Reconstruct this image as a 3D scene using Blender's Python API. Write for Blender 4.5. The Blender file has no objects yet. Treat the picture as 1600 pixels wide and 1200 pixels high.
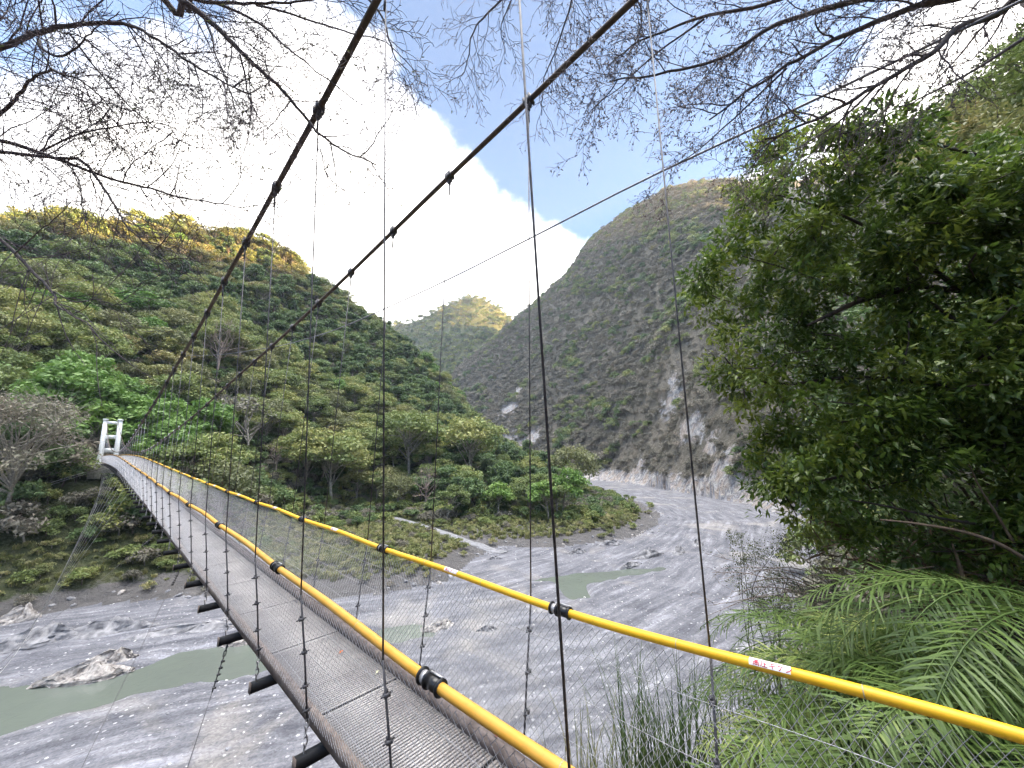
import bpy, math, random
import numpy as np
from mathutils import Matrix, Vector
rng = np.random.default_rng(7); random.seed(7)
SC = bpy.context.scene; COL = SC.collection
# ------------------------------------------------------------------ camera
PITCH, ROLL, FPX = 0.19787, -0.01401, 585.0
cr, sr, cp, sp = math.cos(ROLL), math.sin(ROLL), math.cos(PITCH), math.sin(PITCH)
R0 = np.array([1., 0, 0]); U0 = np.array([0, -sp, cp]); F0 = np.array([0, cp, sp])
CR = R0*cr + U0*sr; CU = -R0*sr + U0*cr
cam = bpy.data.objects.new('camera', bpy.data.cameras.new('camera')); COL.objects.link(cam)
M = Matrix.Identity(4)
for i in range(3):
    M[i][0] = CR[i]; M[i][1] = CU[i]; M[i][2] = -F0[i]
cam.matrix_world = M
cam.data.sensor_width = 36; cam.data.lens = FPX/1600*36; cam.data.clip_end = 6000; cam.data.clip_start = 0.05
SC.camera = cam
def at(u, v, d):
    w = CR*(u-800) - CU*(v-600) + F0*FPX
    return w*(d/math.hypot(w[0], w[1]))
# ------------------------------------------------------------------ light
SUN_EL, SUN_AZ = 15.9, 97.0            # azimuth clockwise from the view direction
EXPO, SKYS, SUNS = 3.15, 0.052, 5.0
sd = bpy.data.lights.new('sun', 'SUN'); sd.energy = SUNS; sd.angle = math.radians(0.5); sd.color = (1.0, .66, .28)
so = bpy.data.objects.new('sun', sd); COL.objects.link(so)
a, e = math.radians(SUN_AZ), math.radians(SUN_EL)
sdir = Vector((math.sin(a)*math.cos(e), math.cos(a)*math.cos(e), math.sin(e)))
so.rotation_euler = sdir.to_track_quat('Z', 'Y').to_euler()
SC.view_settings.view_transform = 'Standard'; SC.view_settings.look = 'None'
SC.view_settings.exposure = EXPO; SC.view_settings.gamma = 1
SC.render.engine = 'CYCLES'
W = bpy.data.worlds.new('World'); SC.world = W; W.use_nodes = True
nt = W.node_tree; nt.nodes.clear()
def N(nt, t, **kw):
    n = nt.nodes.new(t)
    for k, v in kw.items():
        if k.startswith('i_'):
            k2 = k[2:]; k2 = int(k2) if k2.isdigit() else k2.replace('_', ' ')
            n.inputs[k2].default_value = v
        else: setattr(n, k, v)
    return n
def math_(nt, op, a, b=None, clamp=False):
    n = nt.nodes.new('ShaderNodeMath'); n.operation = op; n.use_clamp = clamp
    for i, x in enumerate((a, b)):
        if x is None: continue
        if isinstance(x, (int, float)): n.inputs[i].default_value = x
        else: nt.links.new(x, n.inputs[i])
    return n.outputs[0]
sky = N(nt, 'ShaderNodeTexSky', sky_type='NISHITA', sun_disc=False, sun_elevation=math.radians(SUN_EL), sun_rotation=math.radians(SUN_AZ), altitude=500, air_density=1.0, dust_density=0.6, ozone_density=3.0)
tc = N(nt, 'ShaderNodeTexCoord')
nz = N(nt, 'ShaderNodeTexNoise', i_Scale=5.0, i_Detail=9.0, i_Roughness=.58); nt.links.new(tc.outputs['Generated'], nz.inputs['Vector'])
nz2 = N(nt, 'ShaderNodeTexNoise', i_Scale=2.2, i_Detail=3.0); nt.links.new(tc.outputs['Generated'], nz2.inputs['Vector'])
best = None
for (u, v, r) in [(480, 170, .17), (530, 110, .05), (575, 250, .15), (420, 70, .05), (700, 350, .16), (560, 390, .32), (350, 360, .30), (800, 440, .18), (110, 215, .06), (20, 260, .13), (180, 340, .17), (330, 280, .06), (-350, 380, .25), (1490, 150, .17), (1390, 230, .15), (1180, 320, .10), (1000, 450, .15), (800, -1900, .5), (2700, -600, .25), (2500, 300, .35), (-1800, 700, .4)]:
    d = at(u, v, 1.0); d /= np.linalg.norm(d)
    q = nt.nodes.new('ShaderNodeVectorMath'); q.operation = 'DISTANCE'; nt.links.new(tc.outputs['Generated'], q.inputs[0]); q.inputs[1].default_value = d
    m = math_(nt, 'SUBTRACT', r, q.outputs['Value'])
    best = m if best is None else math_(nt, 'SMOOTH_MAX', best, m)
    if best.node.operation == 'SMOOTH_MAX': best.node.inputs[2].default_value = .03
cl = math_(nt, 'ADD', best, math_(nt, 'MULTIPLY', math_(nt, 'SUBTRACT', nz.outputs['Fac'], .5), .30))
cl = math_(nt, 'ADD', cl, math_(nt, 'MULTIPLY', math_(nt, 'SUBTRACT', nz2.outputs['Fac'], .5), .10))
mr = N(nt, 'ShaderNodeMapRange', i_1=-.015, i_2=.035); mr.interpolation_type = 'SMOOTHSTEP'; nt.links.new(cl, mr.inputs[0])
sc = N(nt, 'ShaderNodeVectorMath', operation='SCALE'); sc.inputs['Scale'].default_value = SKYS; nt.links.new(sky.outputs[0], sc.inputs[0])
# pale veil of high air so that the blue is milky as on a humid day
veil = N(nt, 'ShaderNodeMixRGB', blend_type='ADD'); veil.inputs[0].default_value = 1; veil.inputs[2].default_value = (.004, .006, .010, 1); nt.links.new(sc.outputs[0], veil.inputs[1])
ccol = N(nt, 'ShaderNodeMixRGB'); ccol.inputs[1].default_value = (.42, .44, .50, 1); ccol.inputs[2].default_value = (.95, .92, .88, 1)
mr2 = N(nt, 'ShaderNodeMapRange', i_1=.0, i_2=.14); nt.links.new(cl, mr2.inputs[0]); nt.links.new(mr2.outputs[0], ccol.inputs[0])
# clouds behind the viewer are made brighter to light the gorge, those ahead dimmer
dt = nt.nodes.new('ShaderNodeVectorMath'); dt.operation = 'DOT_PRODUCT'; nt.links.new(tc.outputs['Generated'], dt.inputs[0]); dt.inputs[1].default_value = (0, -.75, .66)
mr3 = N(nt, 'ShaderNodeMapRange', i_1=.15, i_2=.75, i_3=.5, i_4=2.1); nt.links.new(dt.outputs['Value'], mr3.inputs[0])
cs = N(nt, 'ShaderNodeVectorMath', operation='SCALE'); nt.links.new(ccol.outputs[0], cs.inputs[0]); nt.links.new(mr3.outputs[0], cs.inputs['Scale'])
mx = N(nt, 'ShaderNodeMixRGB'); nt.links.new(mr.outputs[0], mx.inputs[0]); nt.links.new(veil.outputs[0], mx.inputs[1]); nt.links.new(cs.outputs[0], mx.inputs[2])
bg = N(nt, 'ShaderNodeBackground'); nt.links.new(mx.outputs[0], bg.inputs[0]); wo = N(nt, 'ShaderNodeOutputWorld'); nt.links.new(bg.outputs[0], wo.inputs[0])

# ------------------------------------------------------------------ helpers
def tag(o, label=None, cat=None, group=None, kind=None):
    if label: o['label'] = label
    if cat: o['category'] = cat
    if group: o['group'] = group
    if kind: o['kind'] = kind
    return o
def empty(name, loc=(0, 0, 0), rz=0):
    o = bpy.data.objects.new(name, None); o.empty_display_size = .1; o.location = loc; o.rotation_euler = (0, 0, rz); COL.objects.link(o); return o
def link(name, me, parent=None):
    o = bpy.data.objects.new(name, me); COL.objects.link(o)
    if parent is not None:
        o.parent = parent
    return o
class MB:
    """collects quads and triangles, built as ONE mesh object"""
    def __init__(s): s.v = []; s.f4 = []; s.f3 = []; s.n = 0; s.c = []
    def add(s, v, q=None, t=None, c=None):
        v = np.asarray(v, float).reshape(-1, 3)
        if q is not None and len(q): s.f4.append(np.asarray(q, int).reshape(-1, 4)+s.n)
        if t is not None and len(t): s.f3.append(np.asarray(t, int).reshape(-1, 3)+s.n)
        s.v.append(v); s.n += len(v)
        s.c.append(np.full(len(v), .5) if c is None else np.broadcast_to(np.asarray(c, float), (len(v),)))
    def tube(s, path, rad, n=6, cap=True, c=None):
        p = np.asarray(path, float); m = len(p); r = np.broadcast_to(np.asarray(rad, float), (m,))
        d = np.gradient(p, axis=0); d /= np.linalg.norm(d, axis=1)[:, None]+1e-12
        k = np.array([0, 0, 1.]) if abs(d[:, 2]).mean() < .9 else np.array([1., 0, 0])
        x = np.cross(d, k); x /= np.linalg.norm(x, axis=1)[:, None]+1e-12; y = np.cross(d, x)
        a = np.arange(n)*2*math.pi/n
        v = p[:, None]+r[:, None, None]*(x[:, None]*np.cos(a)[None, :, None]+y[:, None]*np.sin(a)[None, :, None])
        i = np.arange(m-1)[:, None]*n; j = np.arange(n)[None]; j2 = (j+1) % n
        q = np.stack([i+j, i+j2, i+n+j2, i+n+j], -1).reshape(-1, 4)
        t = None; v = v.reshape(-1, 3)
        if cap:
            v = np.vstack([v, p[:1], p[-1:]]); e0 = m*n; jj = np.arange(n); b = (m-1)*n
            t = np.vstack([np.stack([jj, np.full(n, e0), (jj+1) % n], -1), np.stack([b+jj, b+(jj+1) % n, np.full(n, e0+1)], -1)])
        s.add(v, q, t, c)
    def box(s, cen, ax, ay, az, c=None):
        """half axes as vectors"""
        cen, ax, ay, az = map(lambda k: np.asarray(k, float), (cen, ax, ay, az))
        v = [cen+i*ax+j*ay+k*az for k in (-1, 1) for j in (-1, 1) for i in (-1, 1)]
        s.add(v, [(0, 2, 3, 1), (4, 5, 7, 6), (0, 1, 5, 4), (2, 6, 7, 3), (0, 4, 6, 2), (1, 3, 7, 5)], None, c)
    def blob(s, cen, r, c=None, seg=7, ring=5, jit=.15):
        th = np.arange(seg)*2*math.pi/seg; ph = (np.arange(ring)+.5)*math.pi/ring
        v = np.stack([np.outer(np.sin(ph), np.cos(th)), np.outer(np.sin(ph), np.sin(th)), np.outer(np.cos(ph), np.ones(seg))], -1).reshape(-1, 3)
        v = v*(1+rng.uniform(-jit, jit, (len(v), 1)))
        v = np.vstack([v, [[0, 0, 1]], [[0, 0, -1]]])*np.asarray(r)+np.asarray(cen)
        i = np.arange(ring-1)[:, None]*seg; j = np.arange(seg)[None]; j2 = (j+1) % seg
        q = np.stack([i+j, i+seg+j, i+seg+j2, i+j2], -1).reshape(-1, 4); jj = np.arange(seg); b = (ring-1)*seg
        t = np.vstack([np.stack([jj, (jj+1) % seg, np.full(seg, ring*seg)], -1), np.stack([b+jj, np.full(seg, ring*seg+1), b+(jj+1) % seg], -1)])
        s.add(v, q, t, c)
    def mesh(s, name, mat, smooth=False, uv=None):
        me = bpy.data.meshes.new(name)
        v = np.vstack(s.v) if s.v else np.zeros((0, 3))
        f4 = np.vstack(s.f4) if s.f4 else np.zeros((0, 4), int); f3 = np.vstack(s.f3) if s.f3 else np.zeros((0, 3), int)
        me.vertices.add(len(v)); me.vertices.foreach_set('co', v.astype(np.float32).ravel())
        lv = np.concatenate([f4.ravel(), f3.ravel()]); me.loops.add(len(lv)); me.loops.foreach_set('vertex_index', lv.astype(np.int32))
        st = np.concatenate([np.arange(len(f4))*4, len(f4)*4+np.arange(len(f3))*3]); me.polygons.add(len(st))
        me.polygons.foreach_set('loop_start', st.astype(np.int32))
        if smooth: me.polygons.foreach_set('use_smooth', np.ones(len(st), bool))
        me.update(calc_edges=True)
        at_ = me.attributes.new('tint', 'FLOAT', 'POINT'); at_.data.foreach_set('value', np.concatenate(s.c).astype(np.float32) if s.c else [])
        me.materials.append(mat); me.validate(); return me
    def build(s, name, mat, parent=None, smooth=False):
        return link(name, s.mesh(name, mat, smooth), parent)

def newmat(name):
    m = bpy.data.materials.new(name); m.use_nodes = True; nt = m.node_tree; b = nt.nodes['Principled BSDF']; return m, nt, b
def mat(name, col, rough=.6, metal=0, var=.25, scale=8, bump=0, col2=None, spec=.5):
    m, nt, b = newmat(name)
    tcn = N(nt, 'ShaderNodeTexCoord'); nz = N(nt, 'ShaderNodeTexNoise', i_Scale=scale, i_Detail=6.0, i_Roughness=.6); nt.links.new(tcn.outputs['Object'], nz.inputs['Vector'])
    rp = N(nt, 'ShaderNodeValToRGB'); c = np.array(col); c2 = np.array(col2) if col2 else c*(1+var)
    c1 = c if col2 else c*(1-var)
    rp.color_ramp.elements[0].position = .35; rp.color_ramp.elements[0].color = (*c1, 1); rp.color_ramp.elements[1].position = .65; rp.color_ramp.elements[1].color = (*c2, 1)
    nt.links.new(nz.outputs['Fac'], rp.inputs[0]); nt.links.new(rp.outputs[0], b.inputs['Base Color'])
    b.inputs['Roughness'].default_value = rough; b.inputs['Metallic'].default_value = metal; b.inputs['Specular IOR Level'].default_value = spec
    if bump:
        bp = N(nt, 'ShaderNodeBump', i_Strength=bump, i_Distance=.02); nt.links.new(nz.outputs['Fac'], bp.inputs['Height']); nt.links.new(bp.outputs[0], b.inputs['Normal'])
    return m
def leafmat(name, c1, c2, c3=None, rough=.5, trans=.3, spec=.4):
    """leaf colour varies with the per-leaf tint and with the plant"""
    m, nt, b = newmat(name)
    an = N(nt, 'ShaderNodeAttribute', attribute_name='tint'); oi = N(nt, 'ShaderNodeObjectInfo')
    f = math_(nt, 'ADD', math_(nt, 'MULTIPLY', an.outputs['Fac'], .62), math_(nt, 'MULTIPLY', oi.outputs['Random'], .38))
    rp = N(nt, 'ShaderNodeValToRGB'); el = rp.color_ramp.elements
    el[0].position = .12; el[0].color = (*c1, 1); el[1].position = .9; el[1].color = (*(c3 or c2), 1)
    if c3: k = el.new(.55); k.color = (*c2, 1)
    nt.links.new(f, rp.inputs[0]); nt.links.new(rp.outputs[0], b.inputs['Base Color'])
    b.inputs['Roughness'].default_value = rough; b.inputs['Specular IOR Level'].default_value = spec
    tr = N(nt, 'ShaderNodeBsdfTranslucent'); nt.links.new(rp.outputs[0], tr.inputs[0]); ms = N(nt, 'ShaderNodeMixShader'); ms.inputs[0].default_value = trans
    nt.links.new(b.outputs[0], ms.inputs[1]); nt.links.new(tr.outputs[0], ms.inputs[2]); nt.links.new(ms.outputs[0], nt.nodes['Material Output'].inputs[0])
    return m
# value noise
_tab = np.random.default_rng(3).random((256, 256))
def vnoise(x, y):
    xi, yi = np.floor(x).astype(int), np.floor(y).astype(int); fx, fy = x-xi, y-yi
    fx = fx*fx*(3-2*fx); fy = fy*fy*(3-2*fy); g = lambda i, j: _tab[i & 255, j & 255]
    return (g(xi, yi)*(1-fx)+g(xi+1, yi)*fx)*(1-fy)+(g(xi, yi+1)*(1-fx)+g(xi+1, yi+1)*fx)*fy
def fbm(x, y, o=5, s=1., ridged=False):
    r = 0; a = .5; x = x*s; y = y*s
    for i in range(o):
        n = vnoise(x+i*17.3, y+i*9.1)
        r = r+a*((1-abs(2*n-1)) if ridged else n); a *= .5; x = x*2.03; y = y*2.03
    return r
def hermite(xs, ys):
    xs = np.array(xs, float); ys = np.array(ys, float); m = np.gradient(ys, xs)
    def f(x):
        x = np.asarray(x, float); i = np.clip(np.searchsorted(xs, x)-1, 0, len(xs)-2); h = xs[i+1]-xs[i]; t = (x-xs[i])/h
        tt = np.clip(t, 0, 1); r = (2*tt**3-3*tt**2+1)*ys[i]+(tt**3-2*tt**2+tt)*h*m[i]+(-2*tt**3+3*tt**2)*ys[i+1]+(tt**3-tt**2)*h*m[i+1]
        return r+np.where(t > 1, (t-1)*h*m[-1], 0)+np.where(t < 0, t*h*m[0], 0)
    return f
def tps(pts):
    P = np.array(pts, float); X = P[:, :2]/100; n = len(P)
    def K(A, B):
        d = ((A[:, None]-B[None])**2).sum(-1); return .5*d*np.log(d+1e-12)
    A = np.zeros((n+3, n+3)); A[:n, :n] = K(X, X)+np.eye(n)*1e-5; A[:n, n] = 1; A[:n, n+1:] = X; A[n:, :n] = A[:n, n:].T
    w = np.linalg.solve(A, np.concatenate([P[:, 2], [0, 0, 0]]))
    def f(x, y):
        q = np.stack([np.ravel(x), np.ravel(y)], -1)/100; out = np.empty(len(q))
        for i in range(0, len(q), 20000):
            b = q[i:i+20000]; out[i:i+20000] = K(b, X)@w[:n]+w[n]+b@w[n+1:]
        return out.reshape(np.shape(x))
    return f
def sstep(x, a, b):
    t = np.clip((x-a)/(b-a), 0, 1); return t*t*(3-2*t)
# ------------------------------------------------------------------ terrain
BED = -18.0
LB = [(-190, -20), (-140, 8), (-100, 30), (-75, 42), (-61, 50), (-56.7, 53.8), (-45, 57), (-26, 55), (-18, 57), (-10, 62.5), (-7, 76), (-3, 85), (9, 83), (28, 92), (39, 107), (48, 131), (51, 160), (48, 186), (43, 235), (36, 290), (18, 345), (-12, 378), (-60, 398), (-150, 420), (-260, 440)]
RB = [(-260, 480), (-150, 470), (-60, 458), (-15, 452), (20, 432), (45, 348), (66, 318), (78, 300), (85, 250), (87, 205), (90, 154), (84, 130), (78, 108), (68, 88), (54, 70), (41, 56), (30, 44), (22, 34), (14, 27), (5, 22), (-12, 17), (-32, 8), (-70, -14), (-130, -50), (-190, -80)]
RIV = np.array(LB+RB, float)
def inpoly(x, y, P):
    c = np.zeros(np.shape(x), bool); j = len(P)-1
    for i in range(len(P)):
        xi, yi, xj, yj = *P[i], *P[j]
        c ^= ((yi > y) != (yj > y)) & (x < (xj-xi)*(y-yi)/(yj-yi+1e-12)+xi); j = i
    return c
def polydist(x, y, P, closed=True):
    d = np.full(np.shape(x), 1e9); n = len(P)
    for i in range(n if closed else n-1):
        a, b = P[i], P[(i+1) % n]; L = b-a; t = np.clip(((x-a[0])*L[0]+(y-a[1])*L[1])/(L@L), 0, 1)
        d = np.minimum(d, np.hypot(x-a[0]-t*L[0], y-a[1]-t*L[1]))
    return d
mainpts = [(x, y, 0) for x, y in RIV]
# mid-river points keep the sheet below the bed
mainpts += [(x, y, -5) for x, y in [(-150, -20), (-95, 2), (-45, 30), (-25, 37), (-5, 42), (15, 48), (28, 62), (45, 85), (62, 110), (68, 140), (68, 180), (66, 230), (60, 280), (38, 330), (8, 400), (-40, 425), (-150, 445)]]
# left side: terrace, slope under the far bridge end, ridge line of the wooded spur
mainpts += [(-74, 67, 16.4), (-79, 71, 17.6), (-90, 62, 18), (-66, 60, 7), (-86, 80, 20), (-110, 55, 20), (-120, 75, 38), (-100, 92, 30), (-150, 40, 30), (-190, 10, 34),
 (-40, 75, 1.6), (-37, 111, 2.2), (-30, 85, 1.8), (-15, 88, 1.4), (-55, 80, 4), (-58, 105, 7), (-48, 128, 6), (-20, 120, 3.2), (0, 120, 2.4), (20, 125, 2.6), (30, 165, 3), (32, 210, 3.5), (28, 260, 3.2), (8, 150, 4), (5, 195, 9), (8, 240, 10), (-10, 165, 11), (-18, 210, 24), (-18, 259, 22), (0, 300, 10), (-30, 330, 20), (-20, 355, 8), (-90, 360, 40),
 (-35, 150, 15), (-50, 180, 34), (-70, 140, 26), (-85, 165, 44), (-110, 120, 50), (-60, 230, 56), (-40, 270, 46), (-120, 165, 74), (-100, 210, 82), (-85, 255, 90),
 (-168, 109, 83), (-168, 130, 91), (-173, 152, 106), (-172, 181, 129), (-168, 211, 149), (-147, 226, 140), (-127, 249, 130), (-110, 279, 121), (-90, 318, 96), (-45, 322, 50),
 (-215, 60, 88), (-230, 0, 84), (-260, 150, 118), (-250, 260, 135), (-200, 330, 118), (-140, 380, 50), (-400, 100, 130), (-400, 400, 160), (-300, 400, 90)]
# right side: steep scrub wall and its crest
mainpts += [(190, 144, 158), (168, 95, 134), (150, 50, 110), (140, 0, 100), (150, -80, 100), (130, -200, 90),
 (125, 280, 92), (105, 230, 48), (110, 180, 50), (130, 210, 95), (115, 130, 44), (120, 90, 58), (95, 70, 40), 
 (70, 50, 26), (55, 30, 18), (80, 20, 34), (45, 5, 16), (60, -50, 34), (0, -20, 22), (-60, -60, 22), (-30, -150, 60), (-190, -160, 60), (0, -350, 110),
 (-32, 0, 9), (-70, -25, 10)]
for (u, v, d, d0) in [(690, 592, 760, 500), (740, 556, 740, 470), (800, 512, 700, 442), (870, 464, 620, 370), (930, 426, 540, 330), (1040, 396, 440, 225)]:
    p = at(u, v, d); h = p[2]-BED; mainpts.append((p[0], p[1], h))
    for k, g in ((.3, .24), (.62, .54)):
        q = p*(d0+(d-d0)*k)/d; mainpts.append((q[0], q[1], h*g))
mainpts += [tuple(at(u, v, d)+np.array([0, 0, 18.])) for u, v, d in [(1100, 396, 400), (1160, 396, 370), (1250, 365, 340), (1350, 345, 300), (1420, 262, 265)]]
mainpts += [(330, 380, 300), (430, 450, 400), (300, 560, 470), (260, 720, 480), (60, 800, 330), (-150, 840, 150), (450, 700, 480), (-240, 560, 50), (-200, 640, 70), (-260, 750, 110), (-170, 560, 50), (-150, 620, 80)]
mainpts += [(430, 60, 245), (420, 120, 255), (420, 190, 262), (420, 260, 275), (420, 350, 320), (300, 200, 190), (300, 100, 190), (300, 0, 180), (430, -50, 225), (420, -200, 220), ]  # out of sight to the east: heights shaped to block the low sun

F_main = tps(mainpts)
nearpts = [(0, 0, 16.35), (-2, -2, 16.6), (2, -2, 16.4), (-3, 1.2, 15.4), (0, 1.3, 15.7), (2, 1.4, 15.3), (-3, 3.2, 11), (-1, 3.6, 10.8), (1, 4, 11.2), (0.4, 3.0, 13.2), (2.5, 3.3, 14.2), (4, 3.2, 14.6), (-8, 3, 9), (-8, 7, 4.6), (-4, 8, 4.6), (0, 8.5, 5.2), (3, 7, 11.3), (3.2, 10, 7), (5, 5, 13.8), (6, 7, 13.0), (5.6, 10, 9.5), (8, 9, 12.4), (9, 13, 9.2), (12, 10, 13), (12, 16, 9), (16, 22, 4.5), (20, 28, 2.5), (24, 34, .6), (14, 6, 15), (20, 14, 13.5), (26, 22, 10), (36, 34, 7), (30, 8, 20), (40, 18, 19), (50, 42, 10), (60, 55, 13), (22, -4, 20), (8, -4, 17), (50, -5, 26), (-12, 10, 2.2), (0, 14, 2.5), (7, 17, 3), (-12, 17, 0), (5, 22, 0), (14, 27, 0), (22, 36, -1), (-32, 8, 0), (-25, 3, 6), (-15, -5, 16), (-40, 0, 8), (0, -20, 22), (-40, -30, 20), (41, 58, -1), (0, 35, -6), (20, 52, -6), (-30, 25, -6), (54, 72, 0), (40, 90, -6)]
F_near = tps(nearpts)
def ground(x, y):
    x = np.asarray(x, float); y = np.asarray(y, float); r = np.hypot(x, y)
    ins = inpoly(x, y, RIV); pd = polydist(x, y, RIV)
    h = F_main(x, y); nf = fbm(x+300, y+90, 5, .045)-.5; nr = fbm(x+80, y+500, 4, .016, True)-.6
    h = h+sstep(h, 3, 22)*(nf*9+nr*14+np.where(x > 40, (fbm(x*.7-y*.3+900, y*.5+x*.4+60, 4, .013, True)-.62)*34, 0))*sstep(r, 40, 200)
    hn = F_near(x, y)+(fbm(x+9, y+3, 4, .5)-.5)*.7
    w = 1-sstep(r, 42, 66)*1.; w = w*(sstep(-(y-x*.9), -14, 4) if False else 1)
    side = sstep(y-.4*x, 30, 40)                         # only the camera's bank uses the near survey
    w = w*(1-side)
    h = h*(1-w)+hn*w
    # bank edges: short rocky step instead of a knife edge
    bank = .15+1.0*sstep(pd, 0, 5)*fbm(x+40, y+70, 3, .12)
    hb = np.where(ins, 0, np.maximum(h, bank))
    # gravel bed: braided low bars and channels
    f = (fbm(x*.9+y*.35+30, y*.9-x*.25+40, 4, .05)-.5)*1.5+(fbm(x, y+200, 4, .35)-.5)*.22
    f = f*sstep(pd, 0, 6)
    return BED+np.where(ins, f, hb)
def march(u, v, d0=40, d1=420, st=1.5):
    ds = np.arange(d0, d1, st); p = np.array([at(u, v, d) for d in ds]); g = ground(p[:, 0], p[:, 1]); hit = np.where(g > p[:, 2])[0]; k = hit[0] if len(hit) else len(ds)-1; return p[k, 0], p[k, 1], g[k], ds[k]
ROCKS = [(march(u, v, 150, 800, 3), r) for (u, v, r) in [(795, 640, 24), (808, 615, 18), (790, 690, 30), (825, 690, 26), (770, 700, 20), (840, 720, 20), (1050, 640, 15), (1080, 680, 13), (1058, 605, 9), (1110, 700, 10), (1000, 735, 10), (1130, 745, 12)]]
POOLS = [np.array(p, float) for p in [
 [(-70, 12), (-55, 18), (-44.6, 23), (-36.0, 30.2), (-34.1, 32.4), (-31.4, 34.5), (-27.9, 36.4), (-23.2, 37.6), (-17, 41), (-12.5, 42.6), (-8, 44.6), (-11.6, 46.8), (-16, 45.2), (-21, 44.2), (-26.9, 43.1), (-29.5, 42.3), (-33.0, 41.5), (-35, 37.4), (-36.5, 36.0), (-40.1, 36.8), (-43.4, 35.7), (-52, 30), (-72, 20)],
 [(3, 62.5), (6.4, 61.8), (7.8, 55), (9.5, 55), (11, 61), (16, 64), (24, 66.5), (25, 68), (15, 66), (8, 64.5)]]]
CL = np.array([(-150, -25), (-95, 2), (-50, 24), (-20, 36), (5, 44), (22, 58), (42, 82), (62, 112), (68, 145), (68, 190), (65, 240), (58, 290), (35, 340), (5, 400), (-50, 425), (-150, 445)], float)
def bedz(x, y, z):
    n = (fbm(x+5, y+5, 4, .33)-.5)*2.6; d = np.full(np.shape(x), 99.)
    for P in POOLS: d = np.minimum(d, polydist(x, y, P)*np.where(inpoly(x, y, P), -1, 1))
    d = d+n
    return np.where(d < 1.5, np.minimum(z, BED-.42+.34*np.clip(d, -2, 1.5)), np.maximum(z, BED-.22))
az = np.radians(np.concatenate([np.arange(-180, -72, 4.), np.arange(-72, 72, .33), np.arange(72, 180, 4.)])); NA = len(az)
rr = np.concatenate([[0.], np.exp(np.linspace(math.log(.8), math.log(900), 390))]); NR = len(rr)
GX = np.outer(rr, np.sin(az)); GY = np.outer(rr, np.cos(az)); GZ = ground(GX, GY)
INS = inpoly(GX, GY, RIV); PD = polydist(GX, GY, RIV)
GZ = np.where(INS, bedz(GX, GY, GZ), GZ)
# along / across coordinates of the river, for the gravel streaks
du = np.zeros_like(GX); dv = np.full_like(GX, 1e9); acc = 0
for i in range(len(CL)-1):
    a_, b_ = CL[i], CL[i+1]; L = b_-a_; ln = np.hypot(*L); t = ((GX-a_[0])*L[0]+(GY-a_[1])*L[1])/(ln*ln); tc_ = np.clip(t, 0, 1)
    dd = np.hypot(GX-a_[0]-tc_*L[0], GY-a_[1]-tc_*L[1]); sg = np.sign((GX-a_[0])*L[1]-(GY-a_[1])*L[0])
    m_ = dd < abs(dv); dv = np.where(m_, dd*np.where(sg == 0, 1, sg), dv); du = np.where(m_, acc+t*ln if i in (0, len(CL)-2) else acc+tc_*ln, du); acc += ln
LX, LY = [0, 60, 100, 200, 300, 380, 450, 640, 900], [-30, 10, 60, 66, 50, -5, -262, -235, -235]
# zones: 0 bed, 1 left side, 2 right wall, 3 near bank
i = np.arange(NR-1)[:, None]; j = np.arange(NA)[None]; j2 = (j+1) % NA
Q = np.stack([i*NA+j, (i+1)*NA+j, (i+1)*NA+j2, i*NA+j2], -1).reshape(-1, 4)
cx = GX.ravel()[Q].mean(1); cy = GY.ravel()[Q].mean(1); cin = INS.ravel()[Q].mean(1) > .5
left = (cx < -20) & (cy > cx*-.35-30) & (cy < 430) | (cx < np.interp(cy, LX, LY))
left &= ~((np.hypot(cx, cy) < 60) & (cy < 25+.4*cx)); left &= ~((cy < 0) & (cx > -100))
near = np.hypot(cx, cy) < 62
zone = np.where(cin, 0, np.where(left, 1, np.where(near, 3, 2)))
V = np.stack([GX, GY, GZ], -1).reshape(-1, 3)
# patches of bare rock on the right wall (world positions), and strata along the toe
def rockmask(x, y, z):
    m = np.zeros_like(x)
    for p, r in ROCKS:
        dd = np.sqrt((x-p[0])**2+(y-p[1])**2+(z-p[2])**2); m = np.maximum(m, 1.3-dd/r)
    right = x > np.interp(y, [0, 100, 200, 300, 450, 640], [14, 70, 75, 62, 0, -30])
    toe = (1.45-(z-BED)/np.interp(y, [100, 300, 450], [9, 9, 14]))*right
    return np.maximum(m, np.clip(toe, 0, 1.2))
rock = rockmask(V[:, 0], V[:, 1], V[:, 2])
# bare earth at the foot of the left bank and the cut face of the spit
toeL = 1.2-(V[:, 2]-BED)/2.2; earth = np.clip(toeL, 0, 1)
# --- materials
def attr(nt, n): return N(nt, 'ShaderNodeAttribute', attribute_name=n)
def ramp(nt, fac, stops, interp=None):
    r = N(nt, 'ShaderNodeValToRGB'); el = r.color_ramp.elements
    while len(el) < len(stops): el.new(.5)
    for k, (p, c) in enumerate(stops): el[k].position = p; el[k].color = (*c, 1)
    nt.links.new(fac, r.inputs[0]); return r.outputs[0]
def mixc(nt, f, a, b, mode='MIX'):
    n = N(nt, 'ShaderNodeMixRGB', blend_type=mode)
    for k, x in enumerate((f, a, b)):
        if isinstance(x, (int, float)): n.inputs[k].default_value = x
        elif isinstance(x, tuple): n.inputs[k].default_value = (*x, 1)
        else: nt.links.new(x, n.inputs[k])
    return n.outputs[0]
def noise(nt, vec, scale, detail=5, rough=.6, dist=0):
    n = N(nt, 'ShaderNodeTexNoise', i_Scale=scale, i_Detail=float(detail), i_Roughness=rough, i_Distortion=dist); nt.links.new(vec, n.inputs['Vector']); return n.outputs['Fac']
mbed, nt, b = newmat('river_gravel')
fl = attr(nt, 'flow').outputs['Vector']; geo = N(nt, 'ShaderNodeNewGeometry').outputs['Position']
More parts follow.
